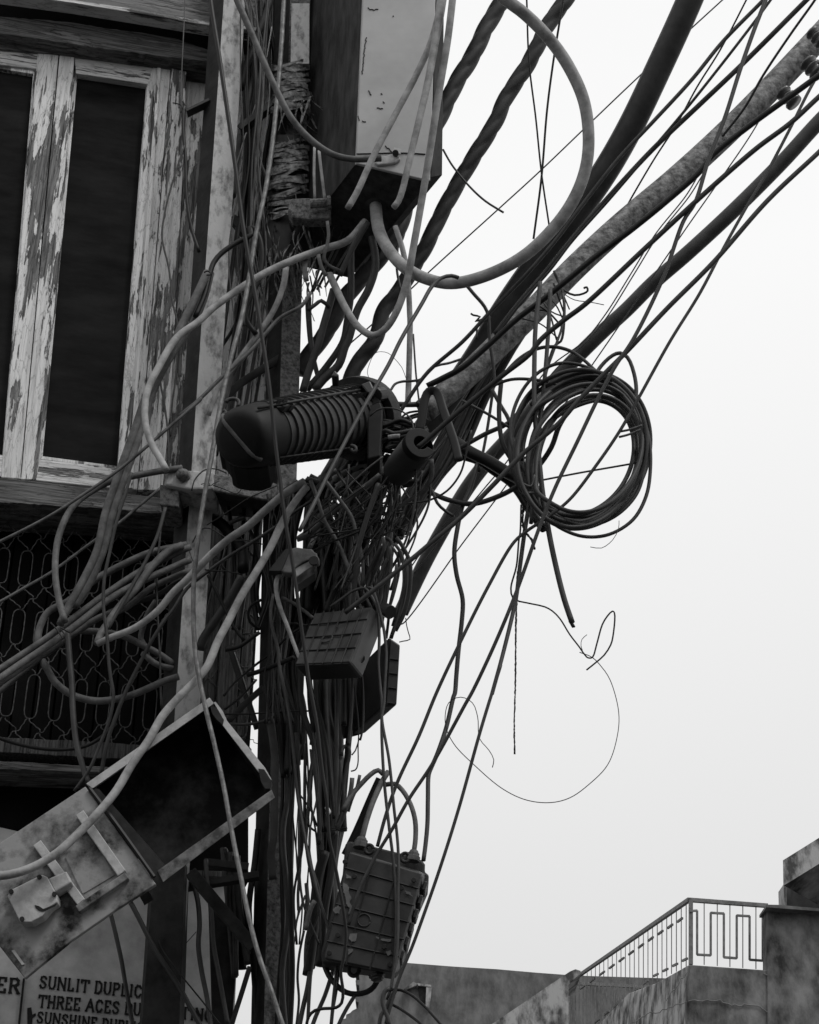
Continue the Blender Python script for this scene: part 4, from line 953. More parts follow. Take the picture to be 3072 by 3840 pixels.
# ================================================================== CABLES
# name, path, half width (pixels of the first crop), distance at start, at end, material, label [, options]
G1 = 'cables rising to the upper right'; G2 = 'cables looped at the lower left'; G3 = 'cables around the grey cabinet'
G4 = 'cables hanging in the central tangle'; G5 = 'wires hanging against the sky'; G6 = 'cables between the two poles'; G7 = 'cables of the lower bundle'
T = [
# --- upper right, against the sky
('twisted_cable', 'C 400,-110 335,0 262,122 205,240 130,365 75,480 20,600 -60,790 B 1150,1500 985,1705 900,1800 820,1900 740,2060 E 770,230 700,330', 37, 4.5, 4.75, 'd', 'thick twisted cable behind the grey cabinet, the left of the two', G1, dict(lobes=3, twist=17)),
('twisted_cable', 'C 680,-120 612,0 540,100 450,275 350,430 300,540 220,670 130,820 60,950 0,1085 B 1340,1560 1245,1720 1180,1830 1080,1960 E 1185,140 1110,230 1040,360 990,520', 35, 4.4, 4.8, 'd', 'thick twisted cable crossing the sky between cabinet and loop, the right of the two', G1, dict(lobes=3, twist=17)),
('loop_cable', 'C 300,-55 345,-5 430,60 530,160 620,285 690,440 712,600 700,735 650,870 560,1000 420,1130 250,1215 100,1245 0,1235 B 1500,1790 1350,1762 1210,1690 1110,1580 1045,1450 1025,1290', 27, 3.7, 4.38, 'g', 'fat grey cable making the big loop under the grey cabinet', G3, {}),
('thick_cable', 'T 1290,-250 1192,0 1070,270 950,520 860,680 780,800 680,930 560,1090 430,1280 330,1450 230,1600 120,1750 20,1880', 55, 4.05, 5.1, 'd', 'thickest black cable sweeping down from the top right of the loop', G1, {}),
('far_cable', 'C 1900,360 1725,535 1560,715 1350,925 1150,1110 1000,1240 880,1360 760,1470 G 980,470 850,640 740,770 600,925 500,1060 400,1230 300,1410 240,1530 150,1720', 33, 5.6, 6.4, 'd', 'smooth dark grey pipe running behind the coil to the lower left', G1, {}),
('thin_wire', 'C 1420,-110 1300,0 940,330 730,530 490,760 320,915 0,1205 B 1250,1825 E 1170,30 1010,170 840,335 700,480', 3.2, 4.4, 4.9, 'd', 'thin taut wire crossing behind the big loop from lower left', G1, {}),
('thin_wire', 'C 435,-80 440,0 450,270 480,520 505,760 540,1000', 4, 3.9, 4.4, 'd', 'thin wire crossing another inside the big loop, leaning right at its foot', G5, {}),
('thin_wire', 'C 610,-80 600,0 560,250 530,480 505,780 470,1050', 5, 3.85, 4.3, 'd', 'thin wire inside the big loop, leaning left at its foot', G5, {}),
('thin_wire', 'C 1450,-90 1400,10 1290,220 1190,380 1100,545 1000,700 900,870 840,980 760,1110', 4, 4.0, 4.7, 'd', 'slim wire running steeply between the thickest cable and the rusty arm', G1, {}),
('sky_cable', 'C 1560,-90 1480,0 1300,185 1170,345 1000,530 850,690 700,880 560,1065 430,1215 280,1370 160,1500 G 290,430 170,600 100,710', 7, 3.9, 4.35, 'd', 'dark cable right of the thickest one, passing in front of it', G1, {}),
('sky_cable', 'C 1540,-40 1490,30 1400,150 1260,330 1140,480 980,670 800,880 640,1060 540,1190 400,1350 290,1500', 5, 3.9, 4.4, 'd', 'slim dark cable third from the thickest one', G1, {}),
('sky_cable', 'C 1770,-100 1670,0 1400,270 1200,460 1000,650 850,810 700,980 600,1100 520,1200 400,1340 300,1470', 9, 3.85, 4.4, 'd', 'stout dark cable running parallel just above the rusty arm', G1, {}),
('sky_cable', 'C 1510,-60 1490,0 1440,130 1380,300 1310,520 1240,700 1180,890 1130,970 1040,1220 G 1400,250 1310,385 1230,530 1100,800 980,1050 900,1250 760,1640 640,1925 530,2156 I 1450,210 1240,590 1100,800 1000,980 900,1145 800,1350 735,1560', 7.5, 3.7, 4.0, 'd', 'dark cable from the top running down through the coil to the lowest box', G1, dict(r1=7)),
('sky_cable', 'C 1780,-110 1700,10 1600,150 1480,330 1400,470 1300,600', 4.5, 3.9, 4.3, 'd', 'slim cable reaching the rusty arm near its insulators', G1, {}),
('thin_wire', 'C 1520,430 1420,600 1290,790 1150,990 G 1000,640 930,725 720,1030 480,1350 160,1780 E 1340,1925', 3, 4.6, 4.9, 'd', 'thin straight wire behind the coil down to the notched box, lowest of three', G1, {}),
('sky_cable', 'C 1880,230 1725,332 1600,422 1420,552 1260,680 1200,755 1060,880 900,1010 740,1130 620,1230 520,1310 400,1400 G 640,262 480,400 380,455 290,500', 10.5, 3.75, 4.2, 'k', 'stout black cable lying along the underside of the rusty arm', G1, {}),
('sky_cable', 'C 1880,290 1725,425 1600,540 1450,652 1218,854 951,1100 700,1335 600,1410 500,1495 G 840,330 700,440 500,605 400,690 260,815 240,830', 9, 3.7, 3.86, 'k', 'black cable that ends in the ribbed sleeve with the C-shaped end', G1, {}),
('sky_cable', 'C 1900,500 1725,668 1500,880 1260,1153 1057,1356 G 1370,310 1250,430 1100,585 1000,700 800,872 640,1040 470,1210 300,1355 150,1480 0,1590 E 1190,1700 1000,1850', 8.5, 3.7, 4.0, 'd', 'long dark cable cutting across the coil down to the ribbed-lid box', G1, {}),
('sky_cable', 'C 1760,260 1680,400 1600,560 1500,750 1400,920 1300,1100 1200,1290 1070,1500 G 1430,565 1330,740 1200,930 1060,1110 950,1200 830,1280 760,1340 620,1580 450,1920 340,2156 I 1160,420 1030,700 960,900 910,1085', 5.5, 3.85, 4.06, 'd', 'dark cable passing behind the coil ring and down to the lowest box', G1, dict(r1=7.5)),
('thin_wire', 'C 1200,760 1140,860 1005,1030 900,1200 780,1390 690,1500 G 930,420 700,800 500,1110 300,1340 200,1480', 3, 4.7, 5.0, 'd', 'thin wire of the close pair under the rusty arm, the left one', G1, {}),
('thin_wire', 'C 1215,765 1155,862 1018,1035 912,1205 792,1395 705,1500 G 950,450 760,850 600,1050 430,1250 220,1510', 3, 4.7, 5.0, 'd', 'thin wire of the close pair under the rusty arm, the right one', G1, {}),
('cut_wire', 'B 1452,945 1500,1030 1560,1110 1640,1200 1725,1270 C 260,885 338,934', 7, 4.3, 4.3, 'd', 'short cut wire sticking out from the cabinet over the sky', G3, {}),
('hook_wire', 'C 560,1200 585,1250 610,1280 650,1297 690,1290 708,1278 704,1262 692,1266', 5, 4.3, 4.25, 'd', 'curled hook wire at the foot of the rusty arm', G5, {}),
('frayed_wire', 'C 600,1290 650,1318 720,1328 780,1340', 2, 4.3, 4.3, 'd', 'thin frayed strand pointing right below the hook wire', G5, {}),
('binding_wire', 'C 560,1190 600,1290 605,1400 590,1500 G 980,280 930,420', 6, 4.25, 4.35, 'd', 'slack wire hanging off the foot of the rusty arm', G5, {}),
('frayed_wire', 'C 195,1378 205,1385 235,1392 215,1412 250,1400 262,1388 280,1395 225,1430 222,1490', 4.5, 4.35, 4.35, 'd', 'frayed cable scrap left of the thickest cable over the sky', G5, {}),
('sky_cable', 'B 1550,1755 1505,1742 1440,1757 1380,1812 1320,1915 1180,2156 E 1280,275 1120,550 960,850 870,1025 800,1170 715,1330', 10, 3.95, 3.62, 'd', 'slim cable hooked over the big loop and down across the ribbed closure', G3, {}),
('sky_cable', 'B 1590,1790 1640,1850 1725,1965 C 262,1362 G 612,95 630,270 652,450 640,560 610,760 570,965', 9, 4.3, 4.45, 'd', 'dark cable dropping from the big loop behind the strap', G3, dict(r1=9)),
# --- cabinet cables
('cabinet_cable', 'B 1440,-60 1418,110 1370,280 1280,480 1160,705 1010,990 905,1220 850,1315', 21, 4.02, 4.12, 'g', 'pale cable slanting across the cabinet front to its lower left', G3, {}),
('cabinet_cable', 'B 1460,-80 1440,60 1405,250 1360,500 1300,760 1240,1010 1195,1200 1170,1270 1140,1310', 26, 3.98, 4.08, 'g', 'pale cable beside the cabinet edge, tucked under its bottom', G3, dict(r1=20)),
('cabinet_cable', 'B 1520,-90 1508,30 1480,260 1420,620 1370,950 1320,1250 1270,1530 1220,1790 1150,1985 1080,2085 1010,2120 920,2068 830,1935 775,1820 735,1735', 23, 3.94, 4.4, 'g', 'pale cable right of the cabinet that sags into a U below it', G3, dict(r1=23)),
('cabinet_cable', 'B 120,-80 150,0 225,170 310,370 400,570 500,755 630,895 760,978 880,1005 1000,1003 1060,1000', 21, 4.05, 4.15, 'm', 'scraped dark cable curving from the upper left to the earth bolt of the cabinet', G3, {}),
('cabinet_cable', 'B 1150,1430 1200,1590 1230,1780 1242,2000 E 1412,0 1408,200 1402,420 1398,540', 17, 4.3, 4.45, 'g', 'pale cable dropping straight from under the cabinet to the ribbed closure flange', G3, dict(r1=19)),
('cabinet_cable', 'E 1432,90 1450,350 1470,525', 6, 4.5, 4.5, 'd', 'slim cable just right of the pale straight drop', G3, {}),
('cabinet_cable', 'B 1165,1560 1160,1700 1185,1840', 8, 4.45, 4.45, 'd', 'short slim cable below the cabinet corner', G3, {}),
('cabinet_cable', 'B 1000,1500 1022,1610 1022,1700 980,1830 910,1960 850,2156 E 1000,170 960,285 870,370 810,440', 24, 4.4, 4.5, 'd', 'thick dark cable sagging from the cabinet bottom behind the ribbed closure, the right one', G3, dict(r1=28)),
('cabinet_cable', 'B 870,1560 870,1700 868,1880 845,2030 820,2156 E 880,300 760,440', 21, 4.48, 4.55, 'd', 'thick dark cable falling straight from the cabinet bottom, the middle one', G3, dict(r1=22)),
('cabinet_cable', 'B 760,1830 725,1960 690,2080 670,2156 E 820,190 770,330 735,450', 24, 4.42, 4.5, 'd', 'thick dark cable hanging left of the U-shaped sag', G3, dict(r1=25)),
('cabinet_cable', 'B 600,1880 603,2000 615,2156 E 800,235 840,400', 20, 4.5, 4.55, 'd', 'dark cable right beside the rusty pole above the ribbed closure', G3, dict(r1=14)),
('cabinet_cable', 'P 1530,380 1400,580 1270,850 1220,960', 30, 4.35, 4.4, 'd', 'dark strap-like cable slanting under the cabinet bottom', G3, dict(flat=.4)),
('pale_wire', 'B 640,930 637,1100 642,1258', 9, 4.33, 4.36, 'g', 'short pale strip standing on the rusty clamp, the left one', G3, dict(flat=.4)),
('pale_wire', 'B 668,950 685,1100 706,1262', 10, 4.33, 4.36, 'g', 'short pale strip standing on the rusty clamp, the right one', G3, dict(flat=.4)),
('ribbon', 'P 1085,370 1100,520 1080,650 1050,760 1090,840 1225,910', 18, 4.3, 4.35, 'm', 'twisted ribbon hanging below the rusty clamp', G3, dict(flat=.3)),
('ribbon', 'P 990,730 1010,830 1050,920 1080,960', 20, 4.32, 4.34, 'm', 'short ribbon end hanging in front of the rusty pole', G3, dict(flat=.3)),
('ribbon', 'P 850,790 845,900 860,1020', 30, 4.36, 4.36, 'm', 'broad pale tape end hanging flat on the rusty pole', G3, dict(flat=.2)),
('dark_strap', 'P 880,1330 960,1270 1020,1230 1110,1300', 22, 4.4, 4.42, 'd', 'dark knot of tape beside the rusty pole against the sky', G3, {}),
('long_pale_cable', 'B 960,1400 850,1520 700,1572 500,1645 300,1740 100,1870 0,1945 A 1250,2035 1120,2130 D 1010,150 930,320 918,500 960,650 1020,755 1052,815', 24, 4.4, 4.12, 'g', 'pale cable from under the cabinet across the steel pole, curling into the bracket', G6, dict(r1=22)),
('pale_cable', 'P 640,870 620,1030 560,1220 470,1400 350,1570 240,1720 130,1870 E 300,290 200,430 140,600', 34, 4.38, 4.46, 'g', 'pale cable bowing off the rusty pole down behind the steel strand', G6, dict(r1=26)),
('pale_ribbon', 'B 615,1850 560,1930 420,2010 320,2120 E 400,200 240,345 50,530 -40,600 D 1270,365 1000,602 750,812 500,985 300,1112 0,1265 -120,1320', 15, 4.34, 4.1, 'm', 'grey flat cable crossing everything from the rusty pole to the left edge', G6, dict(r1=14, flat=.75)),
('guy_wire', 'A 1290,-400 1330,0 1388,370 1480,1000 1540,1450 1620,1900 1660,2156 E 520,400 570,850 620,1240 680,1600 720,1900 755,2156 N 890,450 970,900 1030,1400 1080,1750 1110,2156 O 1150,350 1220,700 1270,1000 1287,1200 1262,1450 1232,1600 1255,1800 1240,1930 1180,1980 1050,1990 950,2012 880,2085 860,2200', 14.5, 3.52, 3.80, 'k', 'long black cable running straight down from the top left across the ribbed closure', G6, dict(r1=10)),
('steel_strand', 'B 460,-150 447,0 430,300 402,640 368,960 330,1200 280,1430 232,1720 184,1985 E 275,260 212,550 160,850 122,1060 80,1330 44,1700 Q 175,60 215,330 268,580 H 1290,450 1350,720 1400,1000 1450,1250 1500,1500 1562,1740 1640,1960 1710,2170 1800,2400', 15, 4.42, 3.72, 's', 'twisted steel strand running down the pale pole and over the open cabinet', G6, dict(lobes=7, twist=14, r1=15)),
('dark_cable', 'A 1235,2000 1290,1870 1350,1660 1400,1600 1500,1530 1590,1480 B 232,1440 262,1448 295,1510 310,1620 290,1760 250,1850 205,1960 220,2040 270,2110', 17, 4.3, 4.4, 'k', 'black cable bent over a hook beside the pale pole, above the tie', G6, {}),
('dark_cable', 'B 380,-80 350,40 290,200 240,340 200,430 175,560', 23, 4.55, 4.6, 'd', 'dark cable slanting down from the top between the two poles', G6, {}),
('brown_conduit', 'B 300,400 240,560 190,780 150,1000 120,1240', 24, 4.66, 4.66, 'm', 'worn conduit lying on the peeling planks between the poles', G6, {}),
('pale_wire', 'B 370,170 330,400 280,620 220,800 140,1060', 4, 4.6, 4.6, 'p', 'thin pale wire slanting between the poles near the top', G6, {}),
('dark_cable', 'B 345,60 325,350 312,600 285,780 282,950 305,1050 335,1130 320,1300', 14, 4.5, 4.5, 'k', 'black cable hanging loosely against the taped pole', G6, {}),
('dark_cable', 'B 250,300 225,700 215,1100 195,1500 160,2000 E 40,400', 12, 4.7, 4.72, 'k', 'black cable flat on the planks behind the steel strand', G6, {}),
('ribbed_hose', 'E 530,0 440,120 350,230 280,340 240,480 190,640', 26, 4.5, 4.55, 'm', 'finely ribbed grey hose between pale pole and ribbed closure', G6, {}),
('steel_strap', 'E 610,230 450,330 330,410 240,500', 26, 4.6, 4.6, 'd', 'dark strap slanting down to the cap of the ribbed closure', G6, dict(flat=.3)),
('rod', 'P 385,860 460,820 520,830', 14, 4.5, 4.55, 'k', 'stub of black rod in front of the rusty pole', G6, {}),
# --- left side
('drop_cable', 'A 1310,1720 1250,1850 1180,1990 D 1050,110 965,260 905,400 858,540 800,700 728,900 665,1090 610,1330 510,1540 425,1690 380,1790', 26, 4.3, 4.2, 'm', 'grey cable descending past the shutter, the left of the close pair', G2, dict(r1=25)),
('drop_cable', 'A 1330,1725 1290,1880 1220,2040 D 1100,60 1015,210 955,350 912,480 862,650 788,860 715,1080 650,1330 560,1540 470,1680', 25, 4.35, 4.28, 'm', 'grey cable descending past the shutter, the right of the close pair', G2, dict(r1=24)),
('drop_cable', 'D 1150,800 1000,822 850,850 700,885 600,935 500,1005 430,1090 375,1220 352,1350 352,1500 375,1640 410,1770', 21, 4.36, 4.15, 'm', 'grey cable bowing left out of the pole bracket', G2, {}),
('twin_wire', 'D 1012,930 900,1022 760,1142 540,1300 330,1455 150,1560 0,1645 -100,1690', 10, 4.45, 4.3, 'm', 'thin twin wire in front of the lattice, from bracket to left edge', G2, {}),
('loop_cable', 'D 1180,1285 1110,1300 950,1335 800,1400 620,1495 530,1560 420,1650 310,1705 262,1780 240,1880 258,1990 310,2090 H 330,90 430,168 560,205 680,200 800,170 1000,85 1080,60', 23, 4.42, 4.3, 'm', 'grey cable looping round the front of the lattice in a wide curl', G2, {}),
('bundle_cable', 'D 1200,1300 1110,1340 900,1445 700,1575 500,1722 300,1872 100,2005 -60,2110', 22, 4.42, 4.2, 'm', 'topmost cable of the tied bundle leaving at the left edge', G2, {}),
('bundle_cable', 'D 1200,1380 1100,1425 900,1515 700,1625 480,1795 300,1925 150,2025 -60,2170', 23, 4.40, 4.16, 'm', 'second cable down of the tied bundle leaving at the left edge', G2, {}),
('bundle_cable', 'D 1200,1450 1100,1490 950,1562 800,1680 620,1750 480,1835 300,1955 100,2090 -60,2200', 21, 4.44, 4.24, 'm', 'lowest cable of the tied bundle leaving at the left edge', G2, {}),
('bundle_cable', 'D 1150,1500 1000,1600 850,1650 700,1710 560,1790 400,1900 250,2010 100,2130 -60,2260', 18, 4.46, 4.3, 'd', 'darkest cable of the tied bundle, behind the others', G2, {}),
('pale_cable', 'D 1150,1290 1060,1330 960,1425 860,1560 760,1670 680,1780 635,1850 612,1910', 26, 4.40, 4.22, 'm', 'grey cable dropping to a blunt end in front of the lattice', G2, dict(r1=22)),
('pale_cable', 'D 612,1912 700,1872 850,1812 1000,1700 M 0,1500 140,1370 250,1255 400,1100 600,925 800,790 1000,610 1200,440 1330,355 1420,305', 21, 4.2, 4.12, 'g', 'pale cable rising from the lattice to the tangle under the ribbed closure, the upper one', G2, dict(r1=27)),
('pale_cable', 'M 1440,365 1330,500 1230,650 1150,800 1040,1030 900,1270 750,1510 600,1800 480,2030 H 1250,0 1180,85 1080,185 980,300 900,440 800,585 700,752 590,885 480,1000 350,1120 220,1200 100,1245 0,1262 -150,1265', 40, 4.1, 3.86, 'g', 'longest pale cable, from the tangle down across the open cabinet to the left edge', G2, dict(r1=49)),
('dark_cable', 'M 1110,790 880,940 600,1112 350,1292 150,1455 0,1685 D 1050,1750 960,1890 880,2040 800,2200 H 760,150 700,300 650,450 610,650', 19, 4.25, 4.3, 'd', 'dark cable running below the upper pale cable to behind the open cabinet', G2, dict(r1=24)),
('drop_wire', 'D 1045,1050 1000,1215 930,1370 850,1520 760,1680 680,1820', 12, 4.3, 4.25, 'd', 'dark wire slanting from the bracket through the cable bundle', G2, dict(flat=.5)),
('drop_wire', 'D 830,830 800,940 740,1130 690,1350 660,1500 655,1680 675,1850 690,2040 H 668,60 685,180 660,320 600,480 540,620 450,750', 11, 4.15, 4.2, 'd', 'dark wire crossing the bundle and swinging left behind the open cabinet', G2, {}),
('drop_wire', 'D 1015,1190 992,1500 1000,1800 1012,2000 H 968,70 975,250', 7, 4.4, 4.4, 'd', 'thin straight wire hanging in front of the right end of the lattice', G2, {}),
('drop_cable', 'D 425,1830 440,2000 450,2156 H 435,100 440,250 460,450 500,600 535,710', 20, 4.25, 4.2, 'd', 'dark cable hanging from the bundle tie to the cabinet corner', G2, dict(r1=18)),
('back_cable', 'D 500,1830 640,1835 800,1870 900,1920 1000,1972 1100,2040', 21, 4.48, 4.5, 'm', 'grey cable curving away behind the bundle under the lattice', G2, {}),
('back_cable', 'D 900,1970 1000,2045 1120,2070', 20, 4.5, 4.5, 'm', 'short grey cable beneath the curving one under the lattice', G2, {}),
('back_cable', 'D 985,1640 930,1730 900,1820 890,1880 920,1930', 18, 4.5, 4.5, 'm', 'short bent cable behind the lattice front', G2, {}),
('slack_cable', 'H -60,410 0,432 100,465 250,495 400,500 520,478 620,420 700,340', 12, 4.4, 4.45, 'k', 'black slack cable sagging across the beam below the lattice', G2, {}),
('string', 'A 1170,-150 1165,100 1150,430 1145,640 1155,690', 4, 4.35, 4.4, 'm', 'thin string hanging straight in front of the shutter', G2, {}),
('drop_wire', 'A 1160,690 1158,820 1172,1000 1180,1250 1210,1440 1258,1590', 11, 4.42, 4.45, 'k', 'black cable hanging from the jamb knot to behind the pale pole', G2, {}),
('thin_wire', 'A 1165,920 1100,1120 1042,1340 1025,1500 1068,1700 1090,1900 1120,2080 D 1012,180 1040,400 1060,560 1068,805', 6, 4.42, 4.4, 'd', 'thin wire bowing left over the peeling jamb', G2, dict(r1=6.5)),
('thin_wire', 'D 1140,-60 1125,60 1108,250 1088,400 1078,600', 6, 4.45, 4.45, 'd', 'thin straight wire left of the pale pole above the bracket', G2, {}),
('knot_wire', 'A 1092,650 1120,655 1150,668 1160,690 1140,710 1165,700 1175,670 1150,640', 4, 4.43, 4.43, 'k', 'little wire knot on the peeling jamb', G2, {}),
('tie_wire', 'A 1290,1722 1310,1712 1330,1722 1332,1735 1305,1738', 5, 4.22, 4.22, 'k', 'wire tie round the pair of grey cables beside the pale pole', G2, {}),
('tie_wire', 'D 320,1775 350,1810 380,1850 400,1880 408,1850 380,1810 440,1840', 5, 4.1, 4.1, 'k', 'wire tie round the bundle in front of the lattice', G2, {}),
# --- bracket region / below
('loop_wire', 'M 200,400 225,300 280,225 340,180 420,165 500,180 575,215', 8, 4.28, 4.34, 'k', 'thin black wire arched over the bracket bolt', G6, {}),
('binding_wire', 'M 300,335 350,322 395,330 390,345 330,345 398,352 430,330 490,300', 5, 4.26, 4.3, 'k', 'binding wire round the steel strand at the bracket', G6, {}),
('thin_wire', 'M 430,345 560,390 680,436 712,415 740,375', 5, 4.33, 4.33, 'k', 'bent thin wire lying on the steel channel', G6, {}),
('thin_wire', 'M 360,775 500,690 620,610 800,490 1000,400 1120,350', 6, 4.3, 4.3, 'k', 'thin twisted wire from channel to pole, the upper one', G6, {}),
('thin_wire', 'M 210,960 270,850 340,805 420,820 500,870 620,935 800,940 960,980', 7, 4.34, 4.4, 'k', 'thin wire curling off the pale pole below the channel', G6, {}),
('thin_wire', 'M 170,1040 200,1130 250,1205 350,1100 520,960', 5, 4.36, 4.3, 'k', 'thin wire hooked over the upper pale cable', G6, {}),
('frayed_wire', 'M 340,1255 450,1270 560,1268 650,1290 745,1308', 8, 4.15, 4.15, 'k', 'frayed stub poking right from under the two pale cables', G6, dict(rough=.3)),
('brown_conduit', 'M 740,1330 650,1500 560,1655 440,1830 320,2010 290,2120', 50, 4.32, 4.38, 'd', 'thick dark conduit between pale pole and the longest pale cable', G6, {}),
('dark_cable', 'M 375,1310 460,1480 580,1725 640,1850 765,2020', 20, 4.28, 4.3, 'k', 'black cable slanting right behind the longest pale cable', G6, {}),
('dark_cable', 'M 430,700 540,780 620,870 730,1000 760,1140 750,1260', 62, 4.55, 4.5, 'k', 'bulky black cable bunch bending down under the steel channel', G6, {}),
('dark_cable', 'M 600,760 700,710 780,695', 25, 4.45, 4.45, 'd', 'short grey-black pipe stub under the steel channel', G6, {}),
('pale_cable', 'M 1205,1275 1130,1330 1108,1420 1118,1530 1160,1680 1225,1850 1280,2000 1340,2156 N 790,200 850,380', 26, 4.12, 4.1, 'g', 'pale cable curving down out of the small terminal block', G4, dict(r1=20)),
('dark_cable', 'M 1080,1520 1050,1700 1060,1850 1100,2000 1130,2130 N 570,300 650,650 700,1000 740,1400 770,1700 810,1950 850,2156 O 860,250 930,550 1010,850 1100,1120 1160,1290 1182,1400 1180,1600 1150,1900 1125,2180', 18, 4.2, 4.1, 'd', 'dark cable from the terminal block down across the lower bundle to the bottom edge', G7, dict(r1=18)),
('loop_wire', 'M 950,1580 850,1635 810,1720 830,1820 920,1890', 16, 4.35, 4.4, 'k', 'black half loop beside the bright slit, under the longest pale cable', G6, {}),
('dark_cable', 'M 1180,1560 1300,1620 1400,1690 1510,1780', 20, 4.3, 4.1, 'd', 'dark cable entering the ribbed-lid box from the left', G4, {}),
('thin_wire', 'M 1060,1820 1250,1830 1450,1855', 12, 4.4, 4.2, 'k', 'level black wire between rusty pole and ribbed-lid box', G4, {}),
('dark_cable', 'M 930,1930 830,2000 720,2080 560,2120', 24, 4.3, 4.3, 'k', 'black crossing cable over the lower planks', G6, {}),
('dark_cable', 'M 1380,1880 1230,1980 1130,2080', 16, 4.25, 4.3, 'k', 'black cable slanting left from the ribbed-lid box', G4, {}),
# planks area, loops left of the rusty pole
('loop_cable', 'N 440,450 540,555 610,680 600,755 510,830 350,890 180,910 40,905', 17, 4.35, 4.45, 'd', 'dark cable making a tight bend round the rusty pole beside the open cabinet', G6, {}),
('thin_wire', 'N -20,800 200,798 450,782 700,770 900,765', 10, 4.45, 4.3, 'k', 'level black rod behind the rusty pole above the open cabinet', G6, {}),
('dark_cable', 'N -30,600 70,480 180,380 350,240 480,160', 14, 4.4, 4.5, 'k', 'black cable arching up behind the rusty pole, the upper one', G6, {}),
('dark_cable', 'N -20,745 90,670 200,570 320,430', 13, 4.42, 4.5, 'k', 'black cable arching up behind the rusty pole, the lower one', G6, {}),
('flat_bar', 'N 20,880 120,770 220,670 400,510', 34, 4.55, 4.58, 'd', 'dark flat bar slanting up to the rusty pole beside the open cabinet', G6, dict(flat=.3)),
('worn_cable', 'N 30,60 130,380 240,680 330,960', 33, 4.62, 4.66, 'd', 'dark cable with a pale worn edge lying on the lower planks', G6, dict(flat=.5)),
('pale_wire', 'N 85,130 160,340 240,610', 5, 4.55, 4.6, 'p', 'pale edge wire along the worn cable on the lower planks', G6, {}),
('dark_cable', 'N 235,375 350,340 520,275 640,225 720,190', 26, 4.4, 4.2, 'k', 'black sleeve crossing the rusty pole left of the ribbed-lid box', G6, {}),
('torn_strap', 'N 462,860 500,1080 520,1300 518,1600 515,1900 505,2156 O 480,300 500,600', 42, 4.42, 4.4, 'd', 'broad torn strap hanging flat down the rusty pole', G7, dict(flat=.15)),
('thin_wire', 'N 190,1080 290,1075 295,1105 330,1115 350,1130', 4, 4.5, 4.5, 'k', 'crinkled thin wire in the bright gap beside the open cabinet', G6, {}),
# --- central tangle, traced
('tangle_cable', 'K 190,1205 330,1390 450,1570 500,1760 550,1950 565,2150 L 1040,700 1030,850', 20, 4.05, 4.12, 'm', 'grey cable curving from the ribbed closure to the ribbed-lid box, the right one', G4, {}),
('tangle_cable', 'K 40,1200 100,1360 180,1600 300,1800 390,2000 440,2140 L 905,760 960,890', 20, 4.08, 4.12, 'm', 'grey cable curving from the ribbed closure to the ribbed-lid box, the left one', G4, {}),
('tangle_cable', 'K 730,1140 640,1215 500,1320 380,1420 200,1570 0,1750 L 330,350', 24, 4.08, 4.2, 'm', 'flattened grey cable from under the ribbed sleeve to the terminal block', G4, dict(flat=.6, r1=30)),
('tangle_cable', 'K 760,962 620,1070 520,1160 420,1260 370,1370', 9, 4.0, 4.06, 'm', 'slim grey cable leaving the lower end of the ribbed sleeve', G4, {}),
('tangle_cable', 'K 420,1040 400,1250 350,1430 310,1650 295,1760', 11, 4.12, 4.15, 'd', 'dark slim cable hanging from the ribbed closure, straightest one', G4, {}),
('tangle_cable', 'K 720,1230 640,1450 560,1700 510,1900 490,2100 L 950,850 930,1090', 26, 4.0, 4.1, 'd', 'stout dark cable running from the ribbed sleeve down to the ribbed-lid box', G4, dict(r1=24)),
('tangle_cable', 'K 1085,1095 1085,1340 1060,1520 1000,1760 940,1900 850,2060 L 1180,900', 12, 4.0, 4.1, 'd', 'slim cable hanging from the right side of the ribbed sleeve', G4, {}),
('strap', 'K 1240,985 1248,1080 1240,1180 1190,1270 1090,1350 940,1450 800,1585', 24, 4.02, 4.15, 'm', 'grey flat strap curling below the ribbed sleeve', G4, dict(flat=.35, r1=14)),
('tangle_cable', 'K 840,1440 1050,1425 1230,1392 1400,1300 1530,1130 1590,920 1640,700', 11, 4.2, 4.1, 'd', 'slim cable swinging right and up from the tangle', G4, {}),
('pale_cable', 'K 270,1190 420,1110 600,1060 760,1035', 34, 4.3, 4.3, 'g', 'short fat grey cable between closure and sleeve, the upper one', G4, {}),
('pale_cable', 'K 300,1260 500,1140 640,1100 770,1090', 30, 4.25, 4.26, 'g', 'short fat grey cable between closure and sleeve, the lower one', G4, {}),
('grey_sleeve', 'K 735,425 850,435 1000,445 1150,440', 27, 4.4, 4.45, 'd', 'knobbly dark sleeve running right from the closure flange', G4, dict(rough=.05)),
('arch_wire', 'K 630,560 700,500 790,478 900,490 1000,545 1055,620 1062,710', 9, 4.1, 4.05, 'd', 'black wire arching from the closure to the ribbed sleeve', G4, {}),
('arch_wire', 'K 740,600 850,612 960,640 1040,690', 16, 4.2, 4.2, 'd', 'grey cable passing under the arched wire', G4, {}),
('ribbon_cable', 'K 765,360 830,310 880,240 950,215 1050,210 1140,190 1190,130 1240,80 1320,50 1420,30 1540,-10', 13, 4.3, 4.4, 'd', 'twisted flat ribbon cable between closure and thickest cable', G4, dict(lobes=4, twist=40)),
('hair_wire', 'K 635,210 605,130 625,40 E 1190,210 1230,200 1275,210 1310,240 1360,300 1385,365', 3.2, 4.3, 4.4, 'd', 'hair-thin wire in a small arch above the closure flange', G5, {}),
('black_strap', 'G 250,745 262,670 282,560 300,530 330,525 350,545 375,620 410,720 440,810 462,905', 24, 4.15, 4.1, 'k', 'broad black strap bent round the foot of the rusty arm', G4, dict(flat=.3)),
('plastic_tag', 'K 812,772 870,760 930,758', 22, 4.0, 4.0, 'g', 'small pale tag stuck in the wire heap beside the ribbed sleeve', G4, dict(flat=.4)),
